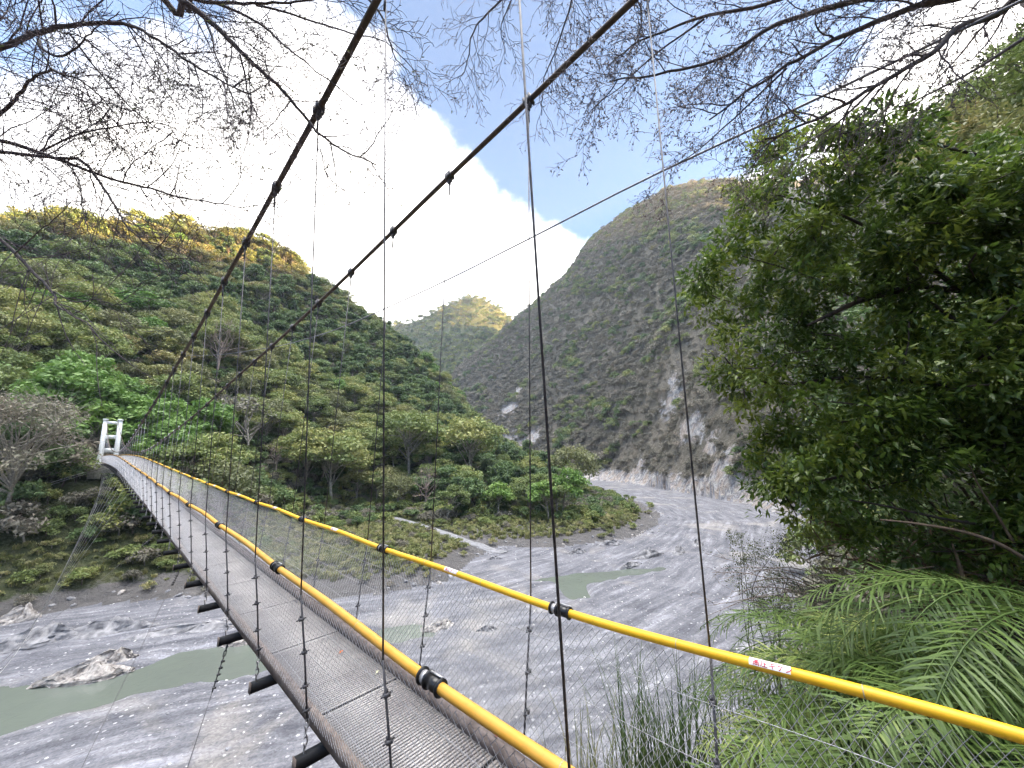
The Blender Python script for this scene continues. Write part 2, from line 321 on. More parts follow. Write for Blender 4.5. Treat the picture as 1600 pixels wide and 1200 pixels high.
mp = N(nt, 'ShaderNodeMapping'); mp.inputs['Scale'].default_value = (.045, .42, .1); nt.links.new(fl, mp.inputs[0])
st = noise(nt, mp.outputs[0], 1.9, 9, .66, .2)
mp3 = N(nt, 'ShaderNodeMapping'); mp3.inputs['Scale'].default_value = (.30, 1.1, .1); nt.links.new(fl, mp3.inputs[0]); st2 = noise(nt, mp3.outputs[0], 1.5, 9, .72, .2)
g1 = ramp(nt, st, [(.30, (.07, .072, .085)), (.46, (.12, .121, .136)), (.56, (.165, .166, .182)), (.70, (.27, .272, .30))])
g2 = ramp(nt, st2, [(.30, (.35, .36, .40)), (.5, (.5, .5, .5)), (.68, (.66, .66, .64))])
base = mixc(nt, .6, g1, g2, 'OVERLAY'); base = mixc(nt, .7, base, ramp(nt, noise(nt, geo, .28, 7, .68, .5), [(.33, (.3, .3, .3)), (.5, (.5, .5, .5)), (.67, (.68, .67, .65))]), 'OVERLAY')
pat = noise(nt, geo, .07, 5, .6, .6); base = mixc(nt, math_(nt, 'MULTIPLY', math_(nt, 'GREATER_THAN', pat, .60), .0), base, (.3, .27, .22))
warm = ramp(nt, pat, [(.55, (0, 0, 0)), (.66, (1, 1, 1))]); wf = N(nt, 'ShaderNodeSeparateColor'); nt.links.new(warm, wf.inputs[0])
base = mixc(nt, math_(nt, 'MULTIPLY', wf.outputs[0], .45), base, (.36, .33, .29))
vo = N(nt, 'ShaderNodeTexVoronoi', i_Scale=2.6); nt.links.new(geo, vo.inputs['Vector']); vc = N(nt, 'ShaderNodeSeparateColor'); nt.links.new(vo.outputs['Color'], vc.inputs[0])
peb = math_(nt, 'MULTIPLY', math_(nt, 'LESS_THAN', vo.outputs['Distance'], math_(nt, 'MULTIPLY', vc.outputs[0], .34)), math_(nt, 'GREATER_THAN', vc.outputs[1], .62))
base = mixc(nt, math_(nt, 'MULTIPLY', peb, .5), base, mixc(nt, vc.outputs[2], (.3, .3, .33), (.75, .74, .72)))
vo2 = N(nt, 'ShaderNodeTexVoronoi', i_Scale=7.0); nt.links.new(geo, vo2.inputs['Vector']); v2 = N(nt, 'ShaderNodeSeparateColor'); nt.links.new(vo2.outputs['Color'], v2.inputs[0])
base = mixc(nt, .5, base, mixc(nt, v2.outputs[0], (.28, .28, .3), (.74, .74, .74)), 'OVERLAY')
cutn = noise(nt, geo, 1.2, 5)
nt.links.new(base, b.inputs['Base Color']); b.inputs['Roughness'].default_value = .8; b.inputs['Specular IOR Level'].default_value = .3
hh = math_(nt, 'ADD', math_(nt, 'MULTIPLY', st2, 1.2), math_(nt, 'ADD', math_(nt, 'MULTIPLY', cutn, .5), math_(nt, 'MULTIPLY', vo2.outputs['Distance'], -.3)))
bp = N(nt, 'ShaderNodeBump', i_Strength=.45, i_Distance=.22); nt.links.new(hh, bp.inputs['Height']); nt.links.new(bp.outputs[0], b.inputs['Normal'])

def slopemat(name, g_dark, g_mid, g_light, rocky=True, sc=1.):
    m, nt, b = newmat(name); geo = N(nt, 'ShaderNodeNewGeometry').outputs['Position']
    n1 = noise(nt, geo, .05*sc, 6, .65, .4); n2 = noise(nt, geo, .55*sc, 7, .7)
    base = ramp(nt, math_(nt, 'ADD', math_(nt, 'MULTIPLY', n1, .45), math_(nt, 'MULTIPLY', n2, .55)), [(.36, g_dark), (.5, g_mid), (.63, g_light)])
    # rock: steep strata with pale veins
    mp = N(nt, 'ShaderNodeMapping'); mp.inputs['Rotation'].default_value = (.5, .35, .3); mp.inputs['Scale'].default_value = (.5, .5, .12); nt.links.new(geo, mp.inputs[0])
    r1 = noise(nt, mp.outputs[0], .9, 9, .68, .8); r2 = noise(nt, geo, .18, 5)
    rk = ramp(nt, r1, [(.34, (.10, .10, .115)), (.46, (.26, .26, .28)), (.55, (.42, .41, .41)), (.68, (.62, .60, .57))])
    rk = mixc(nt, ramp(nt, r2, [(.45, (0, 0, 0)), (.6, (.5, .5, .5))]), rk, (.38, .28, .20))
    f = math_(nt, 'ADD', attr(nt, 'rock').outputs['Fac'], math_(nt, 'MULTIPLY', math_(nt, 'SUBTRACT', noise(nt, geo, .22, 6, .7, .5), .5), 2.2))
    f = math_(nt, 'MULTIPLY', math_(nt, 'SUBTRACT', f, .42), 5, True)
    ef = math_(nt, 'ADD', attr(nt, 'earth').outputs['Fac'], math_(nt, 'MULTIPLY', math_(nt, 'SUBTRACT', n2, .5), 1.5)); ef = math_(nt, 'MULTIPLY', math_(nt, 'SUBTRACT', ef, .35), 4, True)
    base = mixc(nt, ef, base, mixc(nt, n2, (.09, .085, .085), (.22, .21, .205)))
    base = mixc(nt, f, base, rk); nt.links.new(base, b.inputs['Base Color']); b.inputs['Roughness'].default_value = .9; b.inputs['Specular IOR Level'].default_value = .2
    h = math_(nt, 'ADD', math_(nt, 'MULTIPLY', r1, 1.6), n2); bp = N(nt, 'ShaderNodeBump', i_Strength=1.0, i_Distance=1.2*(1 if sc <= 1 else .2)); nt.links.new(h, bp.inputs['Height']); nt.links.new(bp.outputs[0], b.inputs['Normal'])
    return m
mleft = slopemat('wooded_ground', (.035, .045, .022), (.07, .085, .04), (.13, .13, .07))
mright = slopemat('scrub_ground', (.09, .085, .065), (.16, .145, .115), (.25, .215, .18))
mnear = slopemat('bank_soil', (.018, .014, .010), (.045, .032, .022), (.10, .07, .045), sc=5.)
TS = []
for zi, nm, mt, kind in [(0, 'riverbed', mbed, 'structure'), (1, 'wooded_hillside', mleft, 'structure'), (2, 'scrub_hillside', mright, 'structure'), (3, 'river_bank', mnear, 'structure')]:
    q = Q[zone == zi]; us, inv = np.unique(q, return_inverse=True); me = bpy.data.meshes.new(nm); v = V[us]
    me.vertices.add(len(v)); me.vertices.foreach_set('co', v.astype(np.float32).ravel()); me.loops.add(q.size); me.loops.foreach_set('vertex_index', inv.astype(np.int32).ravel())
    me.polygons.add(len(q)); me.polygons.foreach_set('loop_start', (np.arange(len(q))*4).astype(np.int32)); me.polygons.foreach_set('use_smooth', np.ones(len(q), bool)); me.update(calc_edges=True)
    for an, d in (('rock', rock), ('earth', earth)):
        A = me.attributes.new(an, 'FLOAT', 'POINT'); A.data.foreach_set('value', d[us].astype(np.float32))
    A = me.attributes.new('flow', 'FLOAT_VECTOR', 'POINT'); A.data.foreach_set('vector', np.stack([du.ravel()[us], dv.ravel()[us], np.zeros(len(us))], -1).astype(np.float32).ravel())
    me.materials.append(mt); me.validate(); TS.append(tag(link(nm, me), kind=kind))
# water
mw, nt, b = newmat('river_water'); b.inputs['Base Color'].default_value = (.13, .17, .14, 1); b.inputs['Roughness'].default_value = .06; b.inputs['Specular IOR Level'].default_value = .45
geo = N(nt, 'ShaderNodeNewGeometry').outputs['Position']; bp = N(nt, 'ShaderNodeBump', i_Strength=.6, i_Distance=.06); nt.links.new(noise(nt, geo, 1.1, 5, .6, 1.), bp.inputs['Height']); nt.links.new(bp.outputs[0], b.inputs['Normal'])
nt.links.new(ramp(nt, noise(nt, geo, .12, 4), [(.35, (.12, .135, .12)), (.65, (.135, .155, .132))]), b.inputs['Base Color'])
for P in POOLS:
    c = P.mean(0); P2 = c+(P-c)*1.12; mb = MB(); zc = BED-.3
    n = len(P2); mb.add(np.vstack([np.column_stack([P2, np.full(n, zc)]), [[*c, zc]]]), None, [(k, (k+1) % n, n) for k in range(n)])
for nm, x0, x1, y0, y1 in [('pool_water', -90, 0, 8, 50), ('channel_water', 0, 36, 50, 74)]:
    mb = MB(); mb.add([(x0, y0, BED-.32), (x1, y0, BED-.32), (x1, y1, BED-.32), (x0, y1, BED-.32)], [(0, 1, 2, 3)]); tag(mb.build('water', mw), kind='structure')
# paved lane on the left bank
mroad = mat('pale_concrete', (.20, .20, .21), .9, var=.3, scale=1.2)
LP = np.array([(-46, 117), (-42, 115), (-38, 113), (-33, 109.8), (-26, 102.5), (-15, 89.5), (-6, 81.5), (-2, 78.5)], float)
tt = np.linspace(0, len(LP)-1, 90); lx = hermite(range(len(LP)), LP[:, 0])(tt); ly = hermite(range(len(LP)), LP[:, 1])(tt)
tx, ty = np.gradient(lx), np.gradient(ly); ln = np.hypot(tx, ty); nx, ny = -ty/ln, tx/ln
mb = MB(); rows = []
for o in np.linspace(-1.25, 1.25, 5): rows.append(np.column_stack([lx+nx*o, ly+ny*o, np.maximum.reduce([ground(lx+nx*k, ly+ny*k) for k in (-1.8, 0, 1.8)])+.12-.02*abs(o)]))
lo = [rows[0]-[0, 0, 1.2], rows[-1]-[0, 0, 1.2]]; rows = [lo[0]]+rows+[lo[1]]
vv = np.stack(rows, 1).reshape(-1, 3); k = len(rows); ii = np.arange(89)[:, None]*k; jj = np.arange(k-1)[None]
mb.add(vv, np.stack([ii+jj, ii+jj+1, ii+k+jj+1, ii+k+jj], -1).reshape(-1, 4)); tag(mb.build('path', mroad), kind='structure')
# far mountain, and an unseen eastern range added to shade its lower slopes
def sheet(name, x0, x1, y0, y1, nx_, ny_, fn, mt):
    X, Y = np.meshgrid(np.linspace(x0, x1, nx_), np.linspace(y0, y1, ny_)); Z = fn(X, Y)
    mb = MB(); i = np.arange(ny_-1)[:, None]*nx_; j = np.arange(nx_-1)[None]
    mb.add(np.stack([X, Y, Z], -1).reshape(-1, 3), np.stack([i+j, i+j+1, i+nx_+j+1, i+nx_+j], -1).reshape(-1, 4)); return mb.build(name, mt, smooth=True)
fk = [at(u, v, d) for u, v, d in [(520, 510, 1000), (600, 490, 1000), (640, 487, 1000), (680, 478, 1020), (715, 470, 1040), (745, 468, 1050), (775, 480, 1040), (810, 500, 1000), (900, 520, 950)]]
fx = np.array([p[0] for p in fk]); fz = hermite(fx, [p[2] for p in fk])
def farfn(X, Y):
    cy = 1030; z = fz(np.clip(X, -420, 200)); d = (cy-Y)
    r = fbm(X+50, Y, 5, .009, True)-.55
    return np.maximum(-20, z+r*50*sstep(abs(d), 0, 60)-np.where(d > 0, d*1.1, -d*.5))+0*X
mfar = slopemat('mountain_green', (.045, .06, .03), (.075, .085, .04), (.12, .12, .055)); 
tag(sheet('mountain', -700, 500, 760, 1500, 150, 110, farfn, mfar), kind='structure')
def east_shade_fn(X, Y):
    z = np.interp(Y, [500, 700, 900, 1100, 1400], [400, 420, 430, 430, 430]); 
    return np.maximum(-20, z-abs(X-560)*.75+(fbm(X, Y, 5, .008, True)-.5)*70)
tag(sheet('mountain', 150, 1100, 620, 1500, 90, 90, east_shade_fn, mfar), kind='structure')  # hidden range, added only for the shadow it throws
# ------------------------------------------------------------------ suspension bridge
BA = -0.84146; SB, CB = math.sin(BA), math.cos(BA)
def BP(s, t, z): s, t, z = np.broadcast_arrays(np.asarray(s, float), t, z); return np.stack([s*SB+t*CB, s*CB-t*SB, z], -1)
DS = np.array([SB, CB, 0]); DT = np.array([CB, -SB, 0]); DZ = np.array([0, 0, 1.])
railL = hermite([-8, -3, 0, 2.6, 5, 8, 10.9, 13.8, 18.9, 28.8, 36, 45, 59, 75, 97], [-1.75, -1.6, -1.42, -1.31, -1.16, -.99, -.86, -.75, -.49, -.02, .33, .70, 1.02, 1.22, 1.40])
railR = hermite([-8, -3, -.32, 1, 2.7, 4.8, 7.0, 9.3, 13.8, 22, 32.5, 39.7, 59, 75, 97], [-1.7, -1.42, -1.25, -1.29, -1.265, -1.18, -1.09, -.99, -.80, -.41, .13, .48, 1.02, 1.22, 1.40])
deckz = hermite([-8, 0, 2.6, 4.1, 5.7, 7.2, 10, 13.8, 18.9, 28.8, 37, 45, 59, 75, 98], [-3.0, -2.62, -2.46, -2.37, -2.29, -2.22, -2.08, -1.88, -1.61, -1.12, -.72, -.38, -.05, .2, .42])
cabL = hermite([-9, -4, 0, 2.74, 4.09, 5.6, 7.15, 8.76, 10.25, 14.75, 18.6, 22.66, 25.8, 29.5, 34.8, 41.4, 48.6, 62.3, 80, 99], [6.6, 5.6, 4.78, 4.32, 4.1, 3.9, 3.69, 3.49, 3.28, 2.79, 2.38, 2.04, 1.78, 1.46, 1.13, .97, 1.10, 1.95, 4.2, 7.75])
cabR = hermite([-9, -4, -.5, 1.11, 2.45, 3.98, 6.97, 10, 14.65, 22.3, 26.75, 31.2, 35.4, 43.4, 51.9, 59.8, 70.6, 85, 99], [6.9, 5.8, 4.95, 4.65, 4.43, 4.2, 3.74, 3.34, 2.86, 2.05, 1.72, 1.4, 1.14, 1.0, 1.18, 1.6, 2.7, 5.0, 7.75])
TRR = lambda s: 2.84+.11*np.exp(-np.maximum(s, -2)/3.2)
def tcab(s, side):
    if side == 'L': return 1.6-.0625*(cabL(s)-railL(s))*np.clip((95-s)/40, .35, 1)
    return TRR(s)+.038*(cabR(s)-railR(s))*np.clip((95-s)/40, -.2, 1)
SPAN = 98.5
m_cab = mat('weathered_cable', (.075, .055, .042), .65, .3, col2=(.13, .095, .07), scale=14, bump=.3)
m_steel = mat('dark_galvanised', (.10, .095, .10), .5, .4, var=.35, scale=20)
m_gal = mat('galvanised_wire', (.50, .49, .50), .42, .55, var=.2, scale=30)
m_galn = mat('old_wire', (.30, .285, .28), .5, .4, var=.4, scale=12)
m_steelg = mat('grey_cable', (.20, .20, .22), .5, .3, var=.2)
m_black = mat('black_band', (.012, .012, .013), .32, 0, var=.3)
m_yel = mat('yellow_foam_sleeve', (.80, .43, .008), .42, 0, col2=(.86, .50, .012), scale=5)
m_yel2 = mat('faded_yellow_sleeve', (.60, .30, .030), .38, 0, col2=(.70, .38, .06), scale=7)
m_wood = mat('weathered_board', (.135, .10, .082), .85, 0, col2=(.25, .20, .17), scale=9, bump=.4)
m_grate = mat('galvanised_grating', (.29, .265, .255), .6, .15, col2=(.46, .43, .41), scale=1.6)
m_under = mat('dark_underdeck', (.045, .038, .034), .9, 0, var=.3)
m_kerb = mat('old_kerb_timber', (.085, .065, .058), .85, 0, col2=(.17, .14, .13), scale=9, bump=.4)
m_beam = mat('black_painted_beam', (.02, .019, .019), .6, 0, var=.4, scale=9)
m_pnt = mat('white_painted_steel', (.80, .83, .82), .45, 0, var=.05, scale=2)
m_stk = mat('white_sticker', (.82, .80, .80), .4, 0, var=.02); m_red = mat('red_ink', (.45, .02, .05), .5, 0, var=.05)
bridge = empty('suspension_bridge'); tag(bridge, 'long suspension footbridge with yellow handrails and a white portal at its far end', 'bridge')
# scuffs and grime on the sleeves
for m_ in (m_yel, m_yel2):
    nt = m_.node_tree; b = nt.nodes['Principled BSDF']; src = b.inputs['Base Color'].links[0].from_socket; tcn = N(nt, 'ShaderNodeTexCoord').outputs['Object']
    g = ramp(nt, noise(nt, tcn, 26, 8, .75, .4), [(.56, (0, 0, 0)), (.70, (1, 1, 1))]); g2 = ramp(nt, noise(nt, tcn, 3.5, 6, .7), [(.40, (0, 0, 0)), (.75, (.8, .8, .8))])
    c = mixc(nt, math_(nt, 'MULTIPLY', N(nt, 'ShaderNodeSeparateColor').inputs[0] and 0 or .0, .0), src, (.2, .1, .02)) if False else src
    c = mixc(nt, g2, c, mixc(nt, .30, c, (.22, .13, .05))); c = mixc(nt, g, c, mixc(nt, .35, c, (.12, .07, .04))); nt.links.new(c, b.inputs['Base Color'])
    nt.links.new(ramp(nt, noise(nt, tcn, 12, 5), [(.3, (.34, .34, .34)), (.7, (.58, .58, .58))]), b.inputs['Roughness'])
# main cables
for side, cf in (('L', cabL), ('R', cabR)):
    s = np.concatenate([np.linspace(-8.5, 20, 90), np.linspace(21, 99, 80)]); mb = MB(); mb.tube(BP(s, tcab(s, side), cf(s)), .034, 8); mb.build('main_cable', m_cab, bridge, True)
# hangers
HS = {'L': [1.083+1.5246*i for i in range(0, 63)], 'R': [.907+1.5246*i for i in range(0, 63)]}
rest = MB(); KN = [.20, .47, .74]
def knot(mb, p, r=.014):
    mb.box(p, DS*r*1.2, DT*r*1.5, DZ*r*.8); mb.tube([p-DT*r*3-DZ*.004, p+DT*r*3+DZ*.006], r*.45, 5); mb.box(p+DS*r*.6+DZ*r*1.6, DS*r*.7, DT*r*.8, DZ*r*.6)
def clampgeo(mb, p, dr, r):
    x = np.cross(dr, DZ); x /= np.linalg.norm(x); up = np.cross(x, dr)
    for k in (-1, 0, 1):
        mb.box(p+dr*k*.042+x*rng.uniform(-.004, .004), dr*.017, x*(r+.014), up*(r+.016))
        mb.tube([p+dr*k*.042-x*(r+.008)+up*(r+.03), p+dr*k*.042-x*(r+.008)-up*(r+.034)], .008, 6); mb.tube([p+dr*k*.042+x*(r+.008)+up*(r+.03), p+dr*k*.042+x*(r+.008)-up*(r+.034)], .008, 6)
    mb.box(p-DZ*(r+.045), dr*.034, x*.02, DZ*.03); mb.blob(p-DZ*(r+.085), (.026, .026, .032), jit=.2)
ends = {}
for side in 'LR':
    cf = cabL if side == 'L' else cabR; rf = railL if side == 'L' else railR
    for i, s in enumerate(HS[side]):
        zc = cf(s); tc_ = tcab(s, side); tb = 1.70 if side == 'L' else 2.80; zb = deckz(s)+.0
        top = BP(s, tc_, zc)-DZ*.1; tr = 1.60-.052 if side == 'L' else TRR(s)+.05
        mid = BP(s, tr, rf(s)-.03); bot = BP(s, tb, zb+.02)
        if zc-.1 < rf(s)+.05: top = BP(s, tr, rf(s)+.06)
        mb = rest if i >= 50 else MB(); nsg = 7 if i < 12 else 4
        r0 = .007 if i < 14 else .0062
        mb.tube([top, .5*top+.5*mid+DS*.004, mid], r0, nsg); mb.tube([mid, .5*mid+.5*bot+DT*(.006 if side == 'L' else -.006), bot], r0*1.25, nsg)
        if i < 30:
            for f in KN+[0.93]: knot(mb, mid*(1-f)+bot*f+rng.normal(0, .004, 3), .014 if i < 14 else .02)
            mb.tube([top+DZ*.0, top-DZ*.22], r0*1.6, nsg)
        ends[(side, i)] = (s, bot)
        if i < 50:
            h = mb.build('hanger', m_steel if i < 14 else m_gal, bridge, True)
        else: h = None
        if h is not None and i < 28:
            cm = MB(); ds = .1; dr = BP(s+ds, tcab(s+ds, side), cf(s+ds))-BP(s-ds, tcab(s-ds, side), cf(s-ds)); dr /= np.linalg.norm(dr); clampgeo(cm, BP(s, tc_, zc), dr, .034); cm.build('cable_clamp', m_steel if i < 16 else m_gal, h)
            ch = MB()                                   # two or three chain links down to the beam end
            z0, z1 = zb+.02, zb-.25; nl = 4; L = (z0-z1)/nl
            for k in range(nl):
                c = BP(s, tb, z0-(k+.5)*L); ax = DS if k % 2 else DT; th = np.linspace(0, 2*math.pi, 9 if i < 8 else 6)
                ch.tube(c+np.outer(np.cos(th), ax)*.017+np.outer(np.sin(th), DZ)*L*.62, .0075, 5, False)
            ch.build('chain', m_galn if i < 10 else m_gal, h, True)
o = rest.build('hanger', m_gal, bridge, True); o['kind'] = 'stuff'
# cross beams under the deck
for i, s in enumerate(HS['L'][:62]):
    mb = MB(); z = deckz(s)-.30; t0 = 1.63+rng.uniform(-.02, .02); t1 = 2.98
    c = BP(s, (t0+t1)/2, z); hx = DS*.036
    mb.box(c, hx, DT*(t1-t0)/2, DZ*.05); b_ = mb.build('cross_beam', m_beam, bridge)
    if i < 8:
        e = MB(); e.box(BP(s, t0-.003, z), DS*.038, DT*.003, DZ*.058); e.build('end_plate', m_wood, b_)
# deck
S1 = np.arange(-7, SPAN, .5)
for nm, t, hw, z0, z1, mt in [('edge_beam', 1.80, .028, -.115, .012, m_wood), ('kerb', 2.675, .040, -.04, .10, m_kerb)]:
    mb = MB(); n = len(S1); p = [BP(S1, t+o, deckz(S1)+z) for o, z in ((-hw, z0), (hw, z0), (hw, z1), (-hw, z1))]; vv = np.stack(p, 1).reshape(-1, 3)
    i = np.arange(n-1)[:, None]*4; j = np.arange(4)[None]; j2 = (j+1) % 4; mb.add(vv, np.stack([i+j, i+4+j, i+4+j2, i+j2], -1).reshape(-1, 4)); mb.build(nm, mt, bridge)
n = len(S1); mb = MB(); p = [BP(S1, t, deckz(S1)-z) for t, z in ((1.83, .05), (2.66, .05), (2.66, .09), (1.83, .09))]; vv = np.stack(p, 1).reshape(-1, 3); i = np.arange(n-1)[:, None]*4; j = np.arange(4)[None]; j2 = (j+1) % 4
mb.add(vv, np.stack([i+j, i+4+j, i+4+j2, i+j2], -1).reshape(-1, 4)); mb.build('underdeck', m_under, bridge)
mb = MB(); s = -6.5; k = 0
while s < SPAN:                                         # transverse bars; every 1.5 m a narrow joint
    z = deckz(s); gap = (k % 46 == 0) and rng.random() < .8
    if not gap:
        mb.box(BP(s, 2.231, z-.004+rng.normal(0, .0006)), DS*(.0098+.0045*((k-1) % 46 == 0 or (k+1) % 46 == 0))+DZ*rng.normal(0, .0004), DT*.402, DZ*.006, c=rng.uniform(0, 1))
    s += .033; k += 1
mb.build('deck_grating', m_grate, bridge)
mb = MB()
for t in np.arange(1.86, 2.64, .055): mb.tube(BP(S1, t, deckz(S1)+.004), .0022, 3, False)
mb.build('grating_wire', m_galn, bridge)
for t, z, r, mt in [(2.80, .03, .017, m_gal), (2.86, .00, .013, m_gal)]:
    mb = MB(); mb.tube(BP(S1, t+.01*np.sin(S1*1.3), deckz(S1)+z+.012*np.sin(S1*4.12)), r, 6); mb.build('deck_cable', mt, bridge, True)
# handrails: foam-sleeved pipes in 2.9 m lengths, joined by black couplers
def char(strokes): return strokes
CH = {'高': [[(5, 9.6), (5, 8.6)], [(.6, 8.4), (9.4, 8.4)], [(3, 7.4), (7, 7.4), (7, 6), (3, 6), (3, 7.4)], [(1, .3), (1, 5), (9, 5), (9, .5), (8, .5)], [(3.2, 3.6), (6.8, 3.6), (6.8, 1.4), (3.2, 1.4), (3.2, 3.6)]],
 '圧': [[(9.4, 9), (1.6, 9), (1.6, 5), (.4, .4)], [(3.2, 5), (8.8, 5)], [(5.8, 7.6), (5.8, .9)], [(2.4, .8), (9.6, .8)]],
 'キ': [[(1.5, 7), (8.6, 8)], [(.8, 3.8), (9.4, 4.8)], [(4.2, 9.6), (5.8, .3)]],
 'ケ': [[(3.4, 9.6), (2.4, 6.8), (.8, 4.8)], [(3, 7), (9.3, 7)], [(6.3, 7), (5.6, 3), (2.8, .3)]],
 'ン': [[(1.4, 8.6), (4, 7)], [(1.2, .9), (5.4, 2.8), (9.2, 7.6)]]}
RR = .032
def railpt(side, s):
    return BP(s, 1.60 if side == 'L' else TRR(s), (railL if side == 'L' else railR)(s))
for side in 'LR':
    sj = 2.12 if side == 'L' else 2.06; rt = empty('handrail'); rt.parent = bridge
    s = np.concatenate([np.arange(-7, 24, .16), np.arange(24, 96.6, .8)]); ph = (s-sj)/2.88*2*math.pi
    wob = .012*(1-np.cos(ph))
    P_ = railpt(side, s); P_ = P_-DZ[None]*0+DZ[None]*(wob*.8)[:, None]
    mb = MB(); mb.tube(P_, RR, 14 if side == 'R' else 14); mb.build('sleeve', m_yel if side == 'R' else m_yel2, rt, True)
    # thin tape rings at thirds
    mb = MB()
    for q in np.arange(sj-6*2.88, 60, .96):
        if abs(((q-sj)/2.88) % 1) < .05 or q < -4: continue
        a_ = railpt(side, q)+DZ*.012*.8*(1-math.cos((q-sj)/2.88*2*math.pi)); b_ = railpt(side, q+.006)+DZ*.012*.8*(1-math.cos((q-sj)/2.88*2*math.pi)); mb.tube([a_, b_], RR+.0012, 14)
    mb.build('tape_ring', mat('clear_tape', (.45, .36, .2), .3, 0, var=.1), rt, True)
    for k in range(-2, 33):
        q = sj+2.88*k
        if q < -4 or q > 95: continue
        def ln(o0, o1, r, n=14, m_=MB): c.tube([railpt(side, q+o0), railpt(side, q+o1)], r, n)
        c = MB(); ln(-.075, .03, RR+.010); ln(.030, .041, RR+.021); ln(-.088, -.078, RR+.019); ln(.092, .102, RR+.020); ln(.041, .092, RR+.004)
        cp_ = c.build('coupler', m_black, rt)
        if k < 12:
            c2 = MB(); c2.tube([railpt(side, q+.048), railpt(side, q+.086)], RR+.0065, 14); c2.box(railpt(side, q-.03)+DZ*(RR+.018)+DT*.01, DS*.055, DT*.006, DZ*.004); c2.build('steel_band', m_gal, cp_)
    if side == 'R':
        for k in range(0, 12):
            c0 = .56+2.94*k; hw = .105; zz = railR
            st_ = MB(); n = 10; ss = np.linspace(c0-hw, c0+hw, n); A = np.radians(np.linspace(8, 92, 7))   # arc on the side facing the camera and up
            cen = railpt('R', ss)+DZ[None]*(.012*.8*(1-np.cos((ss-sj)/2.88*2*math.pi)))[:, None]
            nv = (-DT[None]*np.cos(A)[:, None]+DZ[None]*np.sin(A)[:, None])
            vv = cen[:, None]+nv[None]*(RR+.0012); i = np.arange(n-1)[:, None]*7; j = np.arange(6)[None]
            st_.add(vv.reshape(-1, 3), np.stack([i+j, i+j+1, i+8+j, i+7+j], -1).reshape(-1, 4)); so_ = st_.build('sticker', m_stk, rt, True)
            if k < 4:
                tx = MB()
                for ci, chh in enumerate('高圧キケン'):
                    u0 = c0+hw-.020-ci*.041
                    for stroke in CH[chh]:
                        pts = []
                        for (x, y), (x2, y2) in zip(stroke[:-1], stroke[1:]):
                            for f in np.linspace(0, 1, 4): pts.append((x+(x2-x)*f, y+(y2-y)*f))
                        for (x, y), (x2, y2) in zip(pts[:-1], pts[1:]):
                            if (x, y) == (x2, y2): continue
                            L_ = math.hypot(x2-x, y2-y); ex, ey = -(y2-y)/L_*.62, (x2-x)/L_*.62; quad = []
                            for X_, Y_ in ((x+ex, y+ey), (x-ex, y-ey), (x2-ex, y2-ey), (x2+ex, y2+ey)):
                                sv = u0-X_*.0036; an = math.radians(14+Y_*6.0); cc = railpt('R', sv)+DZ*.012*.8*(1-math.cos((sv-sj)/2.88*2*math.pi))
                                quad.append(cc+(-DT*math.cos(an)+DZ*math.sin(an))*(RR+.0022))
                            tx.add(quad, [(0, 1, 2, 3)])
                tx.build('lettering', m_red, so_)
# chain-link side panels: every wire a diagonal with small jogs where it hooks its neighbour
def panel(side):
    mb = MB(); pit = .062; lean = 1.0
    for sgn in (-1, 1):
        s0 = -4.5
        while s0 < SPAN:
            far = s0 > 26; n = 13 if s0 < 9 else (7 if s0 < 26 else 3)
            if far and sgn == 1 and False: pass
            f = np.linspace(0, 1, n); ss = s0+sgn*f*.92
            zt = (railL if side == 'L' else railR)(ss)-.05; zb = deckz(ss)+(.02)
            tt_ = (1.60+(1.74-1.60)*f if side == 'L' else TRR(ss)+(2.78-TRR(ss))*f)
            jog = (np.arange(n) % 2-.5)*.012
            tt2 = tt_+(.006*sgn)+.012*np.sin(ss*2.1+f*3)
            mb.tube(BP(ss+jog*.6, tt2+jog*.4, zt*(1-f)+zb*f), .0019 if not far else .0023, 3, False)
            s0 += pit*(1 if not far else 1.25)
    mb.build('wire_mesh', m_gal, bridge)
    for f in KN:
        s = np.arange(-4.5, SPAN, .4); tt_ = (1.60+(1.70-1.60)*f if side == 'L' else TRR(s)+(2.80-TRR(s))*f); zz = ((railL if side == 'L' else railR)(s)-.03)*(1-f)+(deckz(s)+.02)*f
        mb = MB(); mb.tube(BP(s, tt_+(-.004 if side == 'L' else .004), zz+.008*np.sin(s*4.1)), .0024, 4, False); mb.build('side_strand', m_gal, bridge)
    s = np.arange(-4.5, SPAN, .09 if side == 'L' else .09); mb = MB()
    mb.tube(BP(s, (1.755 if side == 'L' else 2.77)+.012*np.sin(s*80.), deckz(s)+.035+.02*np.sin(s*40.)), .0024, 3, False); mb.build('mesh_selvage', m_galn, bridge)
panel('L'); panel('R')
# far tower
tw = empty('tower'); tw.parent = bridge; ST = 99.3
TB, TTp = .15, 7.85
legL = [BP(ST, 1.55, -1.6), BP(ST, 1.47, 2.5), BP(ST, 1.28, TTp)]; legR = [BP(ST, 3.50, -1.6), BP(ST, 3.36, 2.5), BP(ST, 3.14, TTp)]
def leg(pts):
    mb = MB(); p = np.array(pts); vv = []
    for q, w in zip(p, (.46, .42, .36)): vv += [q+a_*DS*w+b_*DT*w*.8 for a_, b_ in ((-1, -1), (1, -1), (1, 1), (-1, 1))]
    vv = np.array(vv); i = np.arange(2)[:, None]*4; j = np.arange(4)[None]; j2 = (j+1) % 4
    mb.add(vv, np.vstack([np.stack([i+j, i+j2, i+4+j2, i+4+j], -1).reshape(-1, 4), [[8, 9, 10, 11]]])); mb.box(p[-1]+DZ*.12, DS*.45, DT*.36, DZ*.12); mb.build('tower_leg', m_pnt, tw)
leg(legL); leg(legR)
